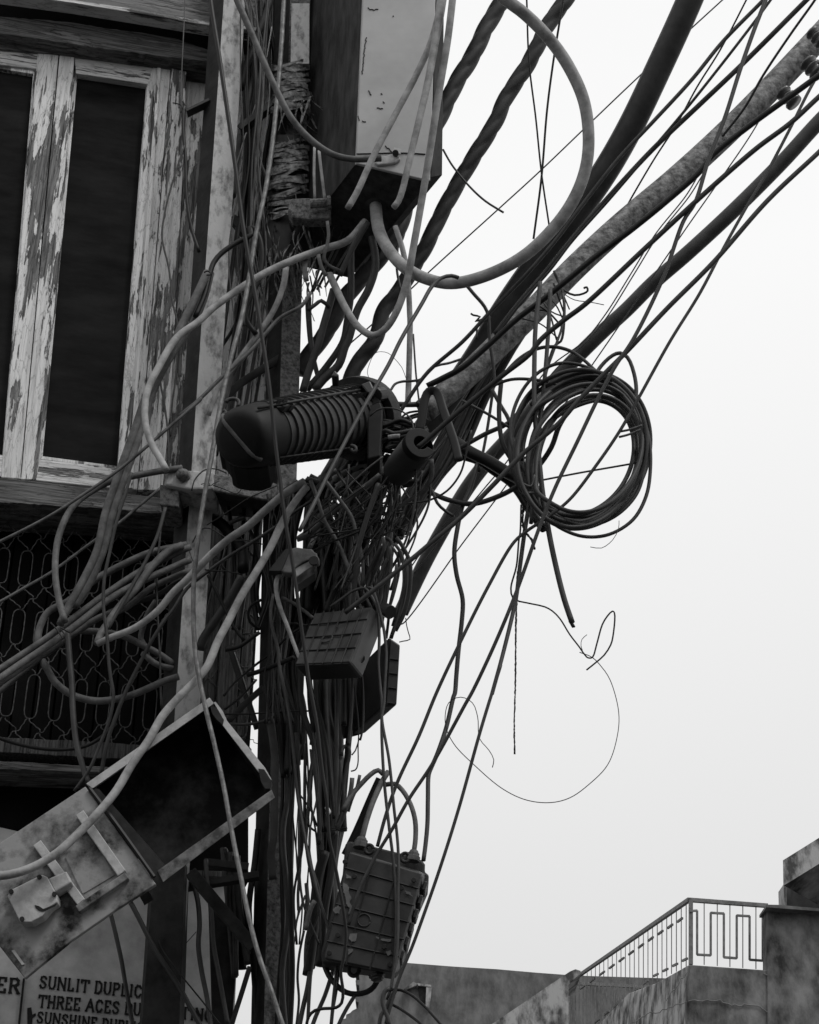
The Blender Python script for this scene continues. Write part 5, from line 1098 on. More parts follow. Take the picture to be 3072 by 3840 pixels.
('tangle_cable', 'K 0,1380 120,1260 230,1140 290,1090', 24, 4.1, 4.1, 'd', 'dark cable lying left below the ribbed closure', G4, {}),
('tangle_cable', 'L 0,300 120,200 300,60 480,-60', 16, 4.3, 4.25, 'd', 'dark cable behind the longest pale cable near the terminal block', G4, {}),
('tangle_cable', 'L 340,350 460,260 560,120 640,60 780,-20', 34, 4.2, 4.18, 'm', 'broad grey cable rising right above the terminal block', G4, dict(flat=.5)),
('tangle_cable', 'L 560,230 500,370 460,450', 28, 4.25, 4.15, 'm', 'short stout grey cable entering the top of the terminal block', G4, {}),
('tangle_cable', 'L 690,1080 820,985 900,925 1000,885 1060,880 1110,935 1150,1000 1195,1090 1210,1250 1215,1450 1205,1700 1225,1950 1240,2156 I 935,200 937,430 952,700 980,960 1010,1210 1022,1500 1016,1750 992,1940 968,2010', 16, 4.06, 4.0, 'd', 'dark cable hooked over the ribbed-lid box and down to the twisted knot, the left one', G4, dict(r1=18)),
('tangle_cable', 'L 1090,870 1140,885 1170,960 1200,1060 1250,1250 1275,1400 1290,1600 1275,1900 1262,2156 I 937,300 980,560 1010,850 1035,1100 1035,1400 1028,1700 1000,1900 985,1960', 16, 4.02, 3.98, 'd', 'dark cable hooked over the ribbed-lid box and down to the twisted knot, the right one', G4, dict(r1=17)),
('knot_cable', 'I 985,1940 955,1960 942,2010 950,2060 970,2110 985,2180', 14, 3.97, 3.97, 'd', 'cable curling through the twisted knot at the bottom, the left one', G7, {}),
('knot_cable', 'I 1020,1955 985,2010 965,2060 935,2100 920,2180', 13, 3.99, 3.99, 'd', 'cable curling through the twisted knot at the bottom, the right one', G7, {}),
('bottom_cable', 'I 990,1950 1050,1952 1110,1978 1190,2045 1250,2110 1320,2190', 9, 4.0, 3.9, 'k', 'black cable leaving the bottom knot to the right, the upper one', G7, {}),
('bottom_cable', 'I 975,2028 1030,2055 1100,2100 1190,2170', 9, 4.0, 3.9, 'k', 'black cable leaving the bottom knot to the right, the lower one', G7, {}),
('sky_cable', 'I 1655,-10 1540,360 1400,860 1290,1210 1175,1540 1120,1690 1050,1860 1010,1980 960,2156', 8, 3.9, 3.98, 'd', 'straight dark cable running down right past the lowest box to the knot', G7, {}),
('sky_cable', 'G 905,600 890,760 868,930 850,1080 820,1260 790,1480 770,1640 700,1940 640,2160', 10, 4.2, 4.0, 'd', 'slim dark cable dropping from the coil towards the lower right bundle', G5, dict(r1=10)),
('sky_cable', 'G 560,920 520,1060 480,1150 455,1260 437,1400 450,1520 482,1650 478,1760 460,1920 448,2060 440,2156 I 1370,180 1325,370 1270,530 1235,610 1220,650 1215,800 1212,950 1200,1080 1188,1170', 10, 4.3, 4.06, 'd', 'crooked dark cable hanging alone left in the sky down to the lowest box', G5, dict(r1=11)),
# --- coil area
('cut_cable', 'G 900,-60 892,20 875,180 868,420 870,640 890,850 910,1050 940,1250 980,1450 1030,1650 1072,1775', 12, 4.0, 4.0, 'd', 'dark cable hanging through the coil to a frayed cut end', G5, dict(r1=16)),
('frayed_end', 'G 1062,1765 1072,1780 1080,1800', 9, 4.0, 4.0, 'k', 'frayed stub at the tip of the cut cable', G5, dict(rough=.5)),
('sky_cable', 'G 955,-20 948,120 940,260 922,480 900,690 885,850 870,1050 850,1240', 9, 4.05, 4.05, 'd', 'slim cable hanging just right of the cut cable through the coil', G5, {}),
('thin_wire', 'G 1020,0 1030,80 1015,190 980,290 930,440 915,620', 7, 4.1, 4.1, 'd', 'slack wire bowing right above the coil', G5, {}),
('coil_feed', 'G 440,800 520,855 620,905 720,965 790,1000 850,1040 900,1100', 34, 4.35, 4.2, 'k', 'thick black tail joining the coil to the pole tangle', G5, {}),
('coil_feed', 'G 460,870 560,900 660,965 740,1020 790,1080 850,1180 920,1270', 24, 4.38, 4.22, 'k', 'second black tail under the thick one joining the coil', G5, {}),
('sky_cable', 'G 300,1070 400,1112 530,1135 680,1092 790,1030 880,945 960,830 1000,720 1040,650', 11, 4.3, 4.1, 'd', 'slim cable swinging under the coil tails and up inside the coil', G5, {}),
('rod', 'G 478,578 620,652 732,722', 8, 4.15, 4.15, 'd', 'short straight rod left of the coil', G5, {}),
('wire', 'G 905,1008 1100,970 1300,935 1432,912', 5.5, 4.05, 4.05, 'd', 'straight wire crossing the coil opening almost level', G5, {}),
('cut_wire', 'G 318,1060 345,1130 385,1170 435,1203', 9, 4.2, 4.2, 'd', 'short cut wire over the smooth dark pipe', G5, {}),
('sky_cable', 'G 690,470 678,640 695,800 740,890 800,960', 10, 4.15, 4.15, 'k', 'black slack cable on the left outside of the coil, outermost', G5, {}),
('sky_cable', 'G 640,520 690,610 730,680 745,760 760,860', 9, 4.2, 4.2, 'd', 'dark slack cable crossing the left side of the coil', G5, {}),
('sky_cable', 'G 440,850 600,760 740,690 840,560 900,480', 10, 4.25, 4.15, 'd', 'dark cable rising from the tangle into the top of the coil', G5, {}),
('coil_loop', 'G 1130,560 1180,470 1230,390 1290,335 1330,322 1370,345 1405,430 1418,530 1400,640', 11, 4.05, 4.05, 'd', 'single loop standing up from the coil top, the right one', G5, {}),
('coil_loop', 'G 700,440 790,350 880,300 970,288 1060,310 1130,355 1190,410 1260,470', 10, 4.1, 4.05, 'd', 'single loop standing up from the coil top, the left one', G5, {}),
('coil_loop', 'G 640,500 740,465 860,465 980,490 1090,550', 9, 4.12, 4.1, 'd', 'slack turn entering the coil from the left', G5, {}),
('hair_wire', 'G 1325,1225 1322,1270 1290,1330 1230,1373 1170,1367', 2, 4.0, 4.0, 'd', 'hair-thin wire end below the coil', G5, {}),
('string', 'G 797,1140 792,1290 785,1330 772,1470 742,1590 752,1640 790,1662', 5, 4.1, 4.1, 'd', 'thin wire dropping from the coil knot before it turns right', G5, {}),
('bent_wire', 'G 785,1660 860,1675 925,1690 965,1712 1005,1752 1060,1840 1110,1905 1150,1960 1165,1966 1182,1962 1205,1890 1235,1785 1262,1740 1290,1713 1300,1722 1292,1850 1280,1895 1245,1950 1200,1990 1150,2030', 4.5, 4.1, 4.1, 'k', 'black bent wire with a pointed loop far out in the sky', G5, {}),
('frayed_string', 'G 778,1500 775,1640 770,1740 768,1900 767,2000 765,2156 S 1929,2700 1930,2828', 5, 4.08, 4.08, 'k', 'frayed string hanging straight down in the open sky', G5, dict(r1=4, rough=.45, step=6)),
('frayed_string', 'G 810,1150 805,1220 812,1270 830,1300 855,1330 870,1380', 6, 4.08, 4.08, 'k', 'frayed tuft under the coil knot', G5, dict(rough=.5, step=6)),
('hair_wire', 'G 1112,1935 1180,1962 1232,2015 1275,2090 F 1285,1432 1303,1500 1300,1550 1280,1610 1240,1652 1200,1680 1160,1690 1110,1685 1060,1662 1000,1612 955,1565 938,1525 945,1480 970,1468 995,1480 1006,1510 1010,1555 1030,1580 1040,1600 1037,1616', 1.7, 4.1, 4.05, 'k', 'hair-thin wire making a huge slack loop in the open sky', G5, dict(scale=1.0)),
('hair_wire', 'G 1152,1840 1125,1865 1120,1900 1128,1925', 2, 4.1, 4.1, 'k', 'tiny curled hair wire above the bent wire', G5, {}),
('hair_wire', 'G 175,1750 180,1790 190,1830 198,1865 160,1875 140,1880', 3, 4.1, 4.1, 'k', 'small frayed hair wire on top of the notched box', G5, {}),
# --- lowest box and its cables
('box_cable', 'I 915,1885 890,1930 850,1962 780,1976 720,1965 660,1920 615,1860 590,1800', 17, 4.1, 4.15, 'k', 'black cable looping under the lowest box from its bottom gland', G7, {}),
('box_cable', 'I 780,1976 730,2055 690,2130 660,2200', 12, 4.12, 4.1, 'd', 'dark cable leaving that loop for the bottom edge', G7, {}),
('box_cable', 'I 816,1045 845,930 890,800 940,690 975,635', 17, 4.08, 4.15, 'm', 'grey cable standing up from the left gland of the lowest box', G7, {}),
('box_cable', 'I 1130,1118 1140,1040 1138,930 1110,830 1060,745 1015,708 960,712', 15, 4.08, 4.15, 'm', 'grey cable arching left out of the right gland of the lowest box', G7, {}),
('thick_tail', 'I 930,680 880,790 820,930 770,1040 720,1140', 30, 4.2, 4.25, 'k', 'thick black cut cable slanting behind the lowest box', G7, {}),
('thick_tail', 'I 700,870 760,770 820,700 870,650 915,625 945,650', 15, 4.16, 4.18, 'm', 'grey cable end arching over beside the thick cut cable', G7, {}),
('cable_stub', 'N 1355,1485 1340,1620 1300,1780 1230,1960 1190,2040', 25, 4.15, 4.2, 'm', 'grey cable stub with rounded tip above the tie, the left one', G7, {}),
('cable_stub', 'N 1437,1455 1405,1590 1350,1720 1310,1850', 19, 4.16, 4.2, 'm', 'grey cable stub with rounded tip above the tie, the right one', G7, {}),
('cable_loop', 'N 1240,1240 1250,1170 1290,1140 1322,1180 1322,1260 1290,1400 1262,1560 1258,1780 1210,1990', 21, 4.18, 4.22, 'd', 'dark cable hooked in a small loop above the tie', G7, {}),
('bundle_cable', 'N 1190,380 1188,900 1182,1450 1165,1800 1150,2100', 25, 4.16, 4.2, 'd', 'stout straight cable falling from the ribbed-lid box into the tie', G7, {}),
('bundle_cable', 'N 1220,1290 1222,1600 1190,1820 1150,2060', 22, 4.2, 4.22, 'd', 'dark cable just left of the small hooked loop', G7, {}),
('bundle_cable', 'N 1362,380 1345,800 1320,1060 1310,1130', 18, 4.14, 4.18, 'd', 'dark cable dropping from the right end of the ribbed-lid box', G7, {}),
('flat_trunking', 'N 1264,395 1266,650 1264,920', 32, 4.2, 4.2, 'k', 'flat dark trunking hanging under the ribbed-lid box', G7, dict(flat=.5)),
('thin_wire', 'N 1375,480 1405,720 1425,960 1418,1150 1415,1340 1390,1400 1340,1415', 8, 4.12, 4.12, 'k', 'black wire dangling in a hook under the notched box', G7, {}),
('thin_wire', 'N 1430,1060 1390,1190 1350,1240', 8, 4.14, 4.14, 'k', 'short black wire crossing the dangling hook', G7, {}),
('thin_wire', 'N 1440,220 1470,500 1475,800 1460,1000 1440,1080', 12, 4.1, 4.1, 'k', 'black cable bowed in front of the notched box', G7, {}),
('bundle_cable', 'N 920,580 1020,850 1090,1200 1130,1600 1160,1930', 17, 4.1, 4.15, 'k', 'black cable parting right from the long black one', G7, {}),
('bundle_cable', 'N 930,1230 975,1600 1000,2000 995,2200', 25, 4.25, 4.25, 'd', 'dark cable left of the tie, leaning in', G7, {}),
('bundle_cable', 'N 850,1120 845,1400 842,1700 850,2156 O 885,330', 18, 4.28, 4.28, 'd', 'dark cable standing alone in the bright gap', G7, {}),
('bundle_cable', 'N 905,1180 922,1400 908,1650 880,1920 860,2156', 13, 4.26, 4.26, 'd', 'slim bowed cable in the bright gap', G7, {}),
('bundle_cable', 'N 770,1640 880,1790 940,1900 975,2010', 10, 4.2, 4.22, 'k', 'slim black wire crossing the bright gap, the upper one', G7, {}),
('bundle_cable', 'N 780,1760 830,1900 900,2020 965,2065', 12, 4.22, 4.24, 'k', 'slim black wire crossing the bright gap, the lower one', G7, {}),
('bundle_cable', 'N 800,1130 770,1400 775,1640 790,1900 800,2156 O 790,500 770,760 775,930', 16, 4.3, 4.3, 'd', 'dark cable along the left rim of the bright gap', G7, {}),
('tie_wire', 'N 1110,2020 1200,2035 1300,2025 1290,2045 1120,2050', 5, 4.08, 4.08, 'k', 'tie wire wound round the lower bundle', G7, {}),
('pale_rag', 'N 1075,1800 1100,1850 1085,1880', 22, 4.05, 4.05, 'p', 'small pale rag of tape on the long black cable', G7, dict(rough=.3)),
('bundle_cable', 'O 860,640 875,850 868,960 850,1130', 22, 4.2, 4.2, 'd', 'fat dark cable end bulging into the bright gap', G7, {}),
('cable_stub', 'O 950,830 910,900 880,1000 845,1140', 27, 4.16, 4.16, 'm', 'grey curled cable end beside the bright gap', G7, {}),
('bundle_cable', 'O 850,770 800,900 770,990 745,1100', 12, 4.25, 4.25, 'd', 'thin dark cable joining the pole bundle at a slant', G7, {}),
('conduit', 'O 1060,300 1000,520 960,800 950,1050 915,1350 870,1630', 55, 4.3, 4.3, 'k', 'black conduit in the lower bundle with an open end', G7, {}),
('bundle_cable', 'O 1170,80 1130,500 1060,920 1020,1400 1000,1535', 42, 4.25, 4.25, 'k', 'thick black cable ending beside the lowest box', G7, {}),
('bundle_cable', 'O 900,1600 870,1780 820,2000 780,2200', 27, 4.25, 4.2, 'd', 'dark cable leaving the open conduit, the left one', G7, {}),
('bundle_cable', 'O 905,1620 890,1850 878,2100', 20, 4.24, 4.2, 'd', 'dark cable leaving the open conduit, the right one', G7, {}),
('bundle_cable', 'O 835,1150 785,1400 765,1650 780,1900 750,2200', 14, 4.3, 4.3, 'd', 'slim dark cable left of the open conduit', G7, {}),
('bundle_cable', 'O 1155,1560 1060,1850 960,2080 900,2250', 24, 4.2, 4.15, 'd', 'dark cable slanting to the bottom edge under the lowest box', G7, {}),
('bundle_cable', 'O 1215,1500 1190,1760 1150,2000 1130,2200', 15, 4.16, 4.12, 'd', 'slim dark cable falling from the left corner of the lowest box', G7, {}),
('side_cable', 'O 340,60 300,450 260,700 240,900 250,1100', 34, 4.6, 4.6, 'k', 'dark cable left of the rusty pole beside the bright wedge, upper', G6, {}),
('side_cable', 'O 250,1540 170,1800 90,2050 30,2250', 28, 4.6, 4.6, 'd', 'dark cable leaning left in the bright wedge at the bottom', G6, {}),
('side_cable', 'O 130,640 150,900 240,1150 300,1400 330,1700 350,2200', 60, 4.64, 4.64, 'k', 'bulky black cable left of the rusty pole near the bottom', G6, {}),
# wires over the painted wall
('wall_cable', 'H 668,1490 700,1620 735,1780 765,1960 805,2180', 13, 4.4, 4.3, 'k', 'dark cable hanging over the painted first line of lettering', G2, {}),
('wall_cable', 'H 790,1425 840,1520 890,1620 950,1730 1080,1930 1200,2150 1260,2250', 15, 4.45, 4.3, 'k', 'dark cable slanting behind the dark foot of the pale pole', G2, {}),
('wall_cable', 'H 1165,1300 1195,1420 1205,1560 1198,1680 1220,1850 1250,2000 1275,2200', 15, 4.5, 4.4, 'd', 'dark cable hanging on the painted wall right of the pole, the left one', G2, {}),
('wall_cable', 'H 1243,1165 1250,1280 1275,1480 1290,1680 1320,1850 1375,2156', 14, 4.5, 4.4, 'd', 'dark cable hanging on the painted wall right of the pole, the right one', G2, {}),
('wall_wire', 'H 930,1600 1000,1740 1100,1870 1230,2030 1330,2160', 5, 4.45, 4.35, 'k', 'thin wire slanting over the painted wall', G2, {}),
('wall_wire', 'H 1185,1600 1085,1712', 2.5, 4.6, 4.6, 'k', 'very thin wire end on the painted wall', G2, {}),
('wall_cable', 'H 1395,1200 1380,1400 1400,1560', 16, 4.6, 4.6, 'k', 'short black cable beside the painted wall edge', G2, {}),
]
for t in T:
    nm, s, r, Y0, Y1, m, lab, grp, kw = t
    cat = 'wire' if ('wire' in nm or 'string' in nm) else 'strap' if ('strap' in nm or 'ribbon' == nm) else 'cable'
    if nm == 'sky_cable':
        r *= 1.28; kw = dict(kw)
        if 'r1' in kw: kw['r1'] *= 1.1
    cable(nm, s, r, Y0, Y1, m, lab, cat, grp, **kw)

# --- the coil: one cable wound many times
rc = random.Random(11)
cx, cy = 1120, 850
turns, pts = 14, []
cfg = []
for k in range(turns + 2):
    s_r = [.74, 1.16, .98, 1.08, .90, 1.20, 1.03, .82, 1.12, 1.0, 1.22, .93, 1.06, .78, 1.17, 1.0][k]
    cfg.append((rc.uniform(-34, 16), rc.uniform(-34, 26), s_r + rc.uniform(-.03, .03), rc.uniform(-.10, .10)))
for i in range(turns * 24 + 1):
    k, f = divmod(i / 24, 1); k = int(k); a, b = cfg[k], cfg[k + 1]; f2 = f * f * (3 - 2 * f)
    e = [a[j] * (1 - f2) + b[j] * f2 for j in range(4)]
    q = 2 * math.pi * f + 2.4
    rt = max(0, math.cos(q)); sc2 = 1 + (e[2] - 1) * (1 - .12 * rt) + e[3] * math.cos(q * 2 + k)  * .5
    x = cx + 18 + e[0] + 314 * sc2 * math.cos(q) + 22 * math.sin(q); y = cy + 12 + e[1] - 362 * sc2 * math.sin(q) - 24 * math.cos(q)
    kn = math.exp(-((((q - 3.75) + math.pi) % (2 * math.pi)) - math.pi) ** 2 / .14)
    x += (850 - x) * .45 * kn; y += (1090 - y) * .45 * kn
    g = CROPS['G']; pts.append((g[0] + x * g[2], g[1] + y * g[2], 4.05 + .05 * math.sin(q + k) + .012 * (k - 5)))
q = catmull(pts, 14)
P = [W(*a) for a in q]
coil = empty('cable_coil', W(*sxy('G 1120,1290')[0], 4.06), 'big coil of black cable hanging in the sky right of the tangle', 'coil')
MB().tube(P, 12.5 * .6957 * mpp(1400 + 1120 * .7, 1100 + 850 * .7, 4.06), 8).build('wound_cable', M['k2'] if 'k2' in M else M['d'], coil, smooth=True)
mb = MB()
for s in ('G 1330,745 1380,735 1450,712', 'G 1325,775 1380,760 1440,735', 'G 780,1010 850,1040 870,980', 'G 800,1080 880,1080 900,1150'):
    Pp, _ = path3(s, 3.97, 3.97, 8); mb.tube(Pp, .0035, 6)
mb.build('binding', M['m'], coil, smooth=True)

# --- many more of the same, too alike to tell apart
ORD = 'first second third fourth fifth sixth seventh eighth ninth tenth eleventh twelfth thirteenth fourteenth fifteenth sixteenth seventeenth eighteenth nineteenth twentieth'.split()
def fan(name, label, cat, group, n, a, b, r, Yr, mats, seed, mid=None, jit=10, midjit=None, flat=1.0, mix=False, count=None):
    """n cables between two picture segments a and b (each 'crop x,y x,y')"""
    rr = random.Random(seed); (a0, a1), (b0, b1) = sxy(a), sxy(b); mm = [sxy(q) for q in (mid or [])]; made = []
    for k in range(n):
        t = (k + .5) / n + rr.uniform(-.4, .4) / n; u = (k + .5) / n + rr.uniform(-1.2, 1.2) / n
        if mix: t, u = rr.random(), rr.random()
        pts = [(a0[0] + (a1[0] - a0[0]) * t, a0[1] + (a1[1] - a0[1]) * t)]
        for m0, m1 in mm:
            w = min(1, max(0, t + (u - t) * .5 + rr.uniform(-1.5, 1.5) / n)); pts.append((m0[0] + (m1[0] - m0[0]) * w + rr.uniform(-jit, jit) * (midjit or 1), m0[1] + (m1[1] - m0[1]) * w + rr.uniform(-jit, jit)))
        pts.append((b0[0] + (b1[0] - b0[0]) * u, b0[1] + (b1[1] - b0[1]) * u))
        Y = rr.uniform(*Yr); made.append((pts[0][0], cable(name, pts, rr.uniform(*r), Y, Y + rr.uniform(-.05, .05), rr.choice(mats), label, cat, group, flat=flat)))
    if count:                       # each single one named by its rank from the left at its upper end
        for k, (x, o) in enumerate(sorted(made, key=lambda q: q[0])): o['label'] = count % ORD[k]
# cables under the rusty arm, between sleeve and coil
fan('arm_cable', 'dark cable in the sheaf running under the foot of the rusty arm', 'cable', 'sheaf under the rusty arm', 15, 'K 900,1750 1250,1300', 'G 700,250 850,160', (6, 11), (4.5, 4.75), ['k', 'd', 'k'], 5, ['K 1050,1500 1350,1150', 'K 1250,1100 1560,900', 'G 470,640 640,520'], 5, count='%s from the left, at its low end, in the sheaf under the rusty pipe')
fan('arm_cable', 'dark cable in the sheaf running under the foot of the rusty arm', 'cable', 'sheaf under the rusty arm', 10, 'K 800,1900 1050,1650', 'G 560,480 700,330', (9, 14), (4.5, 4.7), ['k', 'k', 'd'], 6, ['K 900,1500 1180,1420', 'K 1080,1150 1420,1000', 'G 380,800 520,680'], 5, count='%s from the left in the thicker rear sheaf below the ribbed sleeve')
# cables falling from the closure into the tangle
fan('tangle_cable', 'dark cable in the thicket between the ribbed closure and the junction boxes', 'cable', 'thicket below the ribbed closure', 13, 'K 260,950 1050,950', 'L 560,1150 1250,1150', (8, 14), (4.3, 4.5), ['k', 'k', 'k', 'd'], 8, ['K 60,1400 850,1350', 'L 560,480 1180,520'], 9)
fan('tangle_cable', 'dark cable in the thicket between the ribbed closure and the junction boxes', 'cable', 'thicket below the ribbed closure', 10, 'K 500,900 1100,1000', 'L 600,1150 1200,1120', (8, 15), (4.35, 4.55), ['k', 'k'], 9, ['K 450,1400 1000,1350', 'L 700,560 1280,650'], 9, mix=True)
fan('tangle_cable', 'dark cable in the thicket between the ribbed closure and the junction boxes', 'cable', 'thicket below the ribbed closure', 8, 'K -150,1330 40,1150', 'K 820,1010 1150,1230', (9, 15), (4.4, 4.5), ['k', 'k'], 31, ['K 300,1250 420,1350', 'K 600,1150 720,1300'], 14)
fan('tangle_wire', 'thin dark wire strung across the thicket below the ribbed closure', 'wire', 'thin wires across the thicket', 12, 'K 0,1450 60,2000', 'K 900,1350 1050,1750', (1.6, 4), (4.1, 4.3), ['k', 'k', 'd'], 10, ['K 300,1350 400,1900', 'K 650,1400 700,1800'], 34, mix=True)
fan('tangle_wire', 'thin dark wire strung across the thicket below the ribbed closure', 'wire', 'thin wires across the thicket', 10, 'K 60,1400 900,1300', 'L 500,400 1100,700', (1.6, 4), (4.1, 4.3), ['k', 'k', 'd'], 12, ['K 300,1600 600,1600'], 40, mix=True)
# bent-over cables right of the thicket
for k, s in enumerate(['L 1400,330 1490,470 1545,600 1552,760 1535,950 1480,1160 1390,1340', 'L 1380,400 1450,500 1480,680 1478,860 1430,1060 1360,1290', 'L 1340,420 1410,520 1428,680 1395,850 1350,1010 1290,1180',
                       'L 1280,330 1345,380 1352,500 1310,660 1290,820 1270,1000 1240,1150', 'L 1260,330 1262,460 1210,600 1140,760 1080,900', 'L 1330,430 1350,560 1330,760 1300,950 1270,1120 1240,1300', 'L 1430,480 1500,700 1490,920 1440,1120 1380,1300 1340,1420',
                       'L 1300,560 1240,700 1200,860 1180,1000', 'L 1400,620 1380,840 1330,1060 1310,1260 1290,1420', 'L 1240,420 1170,560 1110,720 1080,880', 'L 1510,560 1520,760 1500,960 1440,1170 1350,1390', 'L 1200,480 1130,620 1060,800 1020,960']):
    cable('drooping_cable', s, 22 - (k % 3) * 3, 4.02 + .02 * (k % 4), 4.12 + .02 * (k % 3), 'm' if k % 3 else 'd', 'worn cable in the drooping sheaf, %s in from its right edge' % ORD[[1, 3, 6, 7, 10, 5, 2, 9, 4, 8, 0, 11][k]], 'cable', 'drooping sheaf above the notched box')
fan('heap_wire', 'thin black wire in the heap between closure and sleeve', 'wire', 'wire heap beside the sleeve', 22, 'K 690,600 660,980', 'K 1080,640 1060,900', (5, 10), (4.15, 4.35), ['k', 'k', 'd'], 14, ['K 800,600 780,960', 'K 900,620 880,960'], 16, mix=True)
# pole cables in the lower bundle, tall dark columns
fan('pole_cable', 'black cable strapped upright along the right side of the rusty pole', 'cable', 'upright cables on the rusty pole', 6, 'N 560,1050 760,1100', 'O 555,2230 735,2230', (7, 11), (4.45, 4.6), ['k', 'k', 'd'], 15, ['N 590,1600 760,1600', 'O 580,100 735,100', 'O 580,1000 725,1000', 'O 570,1600 715,1600'], 2, count='%s from the left of the black cables upright along the rusty pole')
fan('bundle_cable', 'black cable in the dense bundle between the junction boxes and the tie', 'cable', 'dense bundle above the tie', 12, 'N 780,250 1330,330', 'N 1010,2060 1270,2060', (8, 13), (4.25, 4.45), ['k', 'k', 'd'], 16, ['N 800,700 1330,800', 'N 960,1250 1300,1250', 'N 1000,1750 1270,1800'], 5, count='%s from the left of the black cables between ribbed-lid box and tie')
fan('bundle_cable', 'black cable beside the rusty pole left of the ribbed-lid box', 'cable', 'cables left of the ribbed-lid box', 11, 'L 60,1000 560,1000', 'N 600,1500 830,1260', (10, 17), (4.4, 4.52), ['k', 'k'], 18, ['N 480,250 800,250', 'N 540,800 850,800'], 5, count='%s from the left of the black cables left of the ribbed-lid box')
fan('tangle_cable', 'black cable right of the rusty pole under the ribbed closure', 'cable', 'cables behind the terminal block', 9, 'E 700,1030 900,980', 'L 120,1100 520,1150', (11, 17), (4.42, 4.5), ['k', 'k'], 41, ['K -250,1350 150,1350', 'L 130,500 560,540'], 6, count='%s from the left of the black cables passing behind the terminal block')
fan('bundle_cable', 'black cable in the dense bundle below the tie', 'cable', 'dense bundle below the tie', 9, 'O 1000,40 1260,40', 'O 840,1620 1010,1480', (9, 15), (4.28, 4.42), ['k', 'k', 'd'], 17, ['O 960,420 1200,420', 'O 930,900 1150,900', 'O 880,1250 1060,1250'], 4, count='%s from the left of the black cables running on below the tie')
fan('side_cable', 'black cable hanging between the pale pole and the rusty pole, low down', 'cable', 'low cables between the poles', 5, 'O -60,250 120,350', 'O 40,1700 240,1500', (10, 18), (4.6, 4.66), ['k', 'd'], 19, ['O -40,700 200,800'], 6, count='%s from the left of the low black cables between the two poles')
fan('back_cable', 'black cable hanging on the planks between the two poles', 'cable', 'cables on the planks', 7, 'B 120,-50 440,-50', 'M 300,0 760,60', (6, 11), (4.62, 4.7), ['k', 'k', 'd'], 21, ['B 150,500 450,500', 'B 150,1000 400,1000', 'B 100,1700 380,1700'], 6, count='%s from the left of the black cables hanging on the planks between the poles')
fan('back_cable', 'black cable hanging below the steel channel between the poles', 'cable', 'cables below the channel', 7, 'M 380,480 1150,650', 'M 330,1900 1080,1900', (6, 12), (4.55, 4.68), ['k', 'k', 'd'], 22, ['M 500,1000 1130,1000', 'M 380,1500 1120,1500'], 14, count='%s from the left of the black cables hanging below the steel channel')
fan('cabinet_wire', 'dark slim wire hanging under the grey cabinet', 'wire', 'slim wires under the cabinet', 6, 'B 700,1420 1000,1420', 'P 860,1150 1150,1050', (3, 7), (4.45, 4.55), ['k', 'd'], 23, None, 8, count='%s from the left of the slim wires under the grey cabinet')
fan('arm_wire', 'thin wire wound round the foot of the rusty arm', 'wire', 'windings on the arm foot', 7, 'C 400,1420 590,1210', 'C 560,1520 640,1330', (2.5, 4), (4.2, 4.3), ['k', 'd'], 24, ['C 490,1430 620,1270'], 8)

fan('loose_wire', 'fine black wire end hanging loose in the central tangle', 'wire', 'loose wire ends in the tangle', 22, 'K 100,1100 1250,1100', 'L 450,900 1350,900', (1.8, 4.5), (4.05, 4.3), ['k', 'k', 'd'], 51, ['K 150,1500 1150,1450'], 60, mix=True)
fan('loose_wire', 'fine black wire end hanging loose in the central tangle', 'wire', 'loose wire ends in the tangle', 14, 'K 300,1250 1000,1250', 'K -100,1700 700,1900', (1.8, 4.5), (4.05, 4.25), ['k', 'k', 'd'], 52, ['K 100,1500 900,1500'], 60, mix=True)
fan('pole_wire', 'fine dark wire looping loosely down the rusty pole', 'wire', 'loose wires on the rusty pole', 12, 'E 480,1100 720,1100', 'N 400,900 800,900', (2, 5), (4.25, 4.4), ['k', 'd'], 53, ['E 450,1500 760,1500', 'L 0,1300 300,1300', 'N 380,400 700,400'], 26, mix=True)
fan('gap_wire', 'fine dark wire crossing the bright gaps of the lower bundle', 'wire', 'wires in the bright gaps', 10, 'N 680,1000 1000,1000', 'O 700,1300 1100,1300', (2, 5), (4.15, 4.35), ['k', 'd'], 54, ['N 700,1500 1000,1600', 'O 720,200 1000,200', 'O 740,800 1000,800'], 22, mix=True)
fan('plank_wire', 'fine dark wire hanging between the pale pole and the rusty pole', 'wire', 'wires between the poles', 9, 'B 150,-40 420,-40', 'P 60,1500 500,1500', (2, 5), (4.4, 4.6), ['k', 'd', 'm'], 55, ['B 160,500 400,500', 'B 180,1000 360,1000', 'P 60,700 450,700'], 24, mix=True)
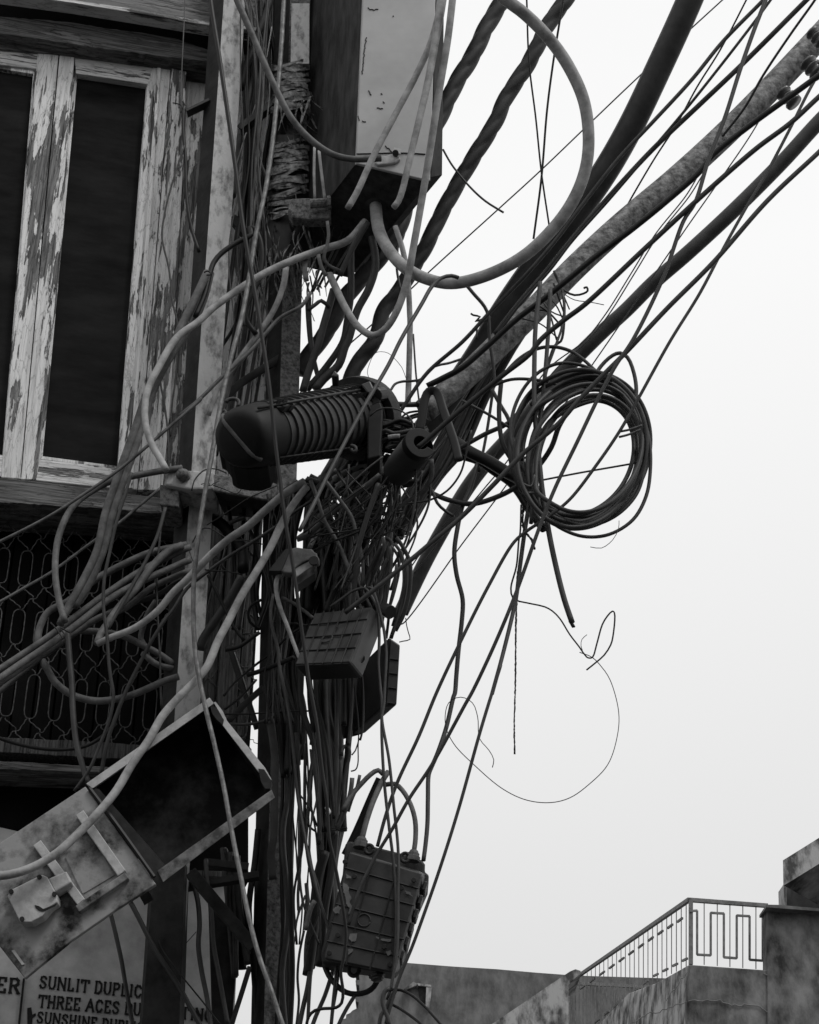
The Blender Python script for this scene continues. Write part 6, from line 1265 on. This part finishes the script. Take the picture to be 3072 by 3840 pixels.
# loops of spare cable hanging behind the small boxes
for k, (s, r) in enumerate([('K 640,1330 560,1420 600,1560 720,1600 830,1540 860,1420 780,1340 690,1350', 8), ('K 430,1330 380,1420 420,1530 520,1540 560,1450 500,1370', 7), ('L 860,560 800,660 830,780 930,800 1000,720 980,610 900,570', 9), ('K 620,1880 570,1990 640,2080 740,2040 760,1930 690,1880', 8), ('K 900,1560 850,1660 900,1760 1010,1750 1050,1650 990,1570', 7)]):
    cable('cable_loop', s, r, 4.2, 4.26, 'k' if k % 2 else 'd', ['small black cable curl under the lower end of the ribbed sleeve', 'small black cable curl below the middle of the ribbed closure', 'small black cable curl just above the ribbed-lid box', 'small dark cable curl in the middle of the thicket', 'small black cable curl beside the drooping sheaf'][k], 'cable', 'curls of spare cable in the tangle')

# denser black filling of the thicket, seen between the traced cables
fan('tangle_cable', 'dark cable in the thicket between the ribbed closure and the junction boxes', 'cable', 'thicket below the ribbed closure', 12, 'E 960,880 1250,900', 'L 480,1150 1280,1150', (12, 20), (4.5, 4.62), ['k'], 61, ['K -80,1500 900,1400', 'L 420,560 1200,560'], 8)
fan('sheaf_cable', 'black cable filling the rear of the sheaf right of the ribbed sleeve', 'cable', 'rear sheaf right of the sleeve', 8, 'K 850,1850 1120,1500', 'G 620,400 760,260', (9, 15), (4.75, 4.85), ['k'], 62, ['K 1020,1450 1300,1180', 'G 330,820 480,700'], 5)
fan('flange_wire', 'black wire curling between closure flange, sleeve and rusty pipe', 'wire', 'wires behind the sleeve', 16, 'K 700,480 740,1000', 'K 1150,450 1250,900', (3, 8), (4.2, 4.4), ['k', 'd'], 63, ['K 850,520 850,950', 'K 1000,480 1050,900'], 24, mix=True)

for k, (s, lab) in enumerate([('G 1200,420 1110,385 1000,378 900,420 820,500 760,620 740,760 770,880 830,980', 'slack turn splayed off the upper left of the big coil, the outer one'),
        ('G 1230,570 1120,600 1000,660 900,760 850,880 850,1000', 'slack turn cutting inside the upper left of the big coil'),
        ('G 1290,470 1200,445 1080,460 960,520 860,620 800,760 800,900', 'slack turn splayed off the upper left of the big coil, the inner one'),
        ('G 900,1180 1000,1260 1130,1310 1270,1300 1400,1220 1472,1090 1494,940 1488,800 1455,680 1400,590', 'slack turn hanging lowest under the big coil'),
        ('G 960,1180 1080,1240 1200,1245 1320,1190 1420,1080 1462,940 1468,800 1430,660 1370,570', 'slack turn just inside the bottom of the big coil')]):
    cable('coil_turn', s, 10, 4.02, 4.04, 'd', lab, 'cable', 'slack turns of the big coil')
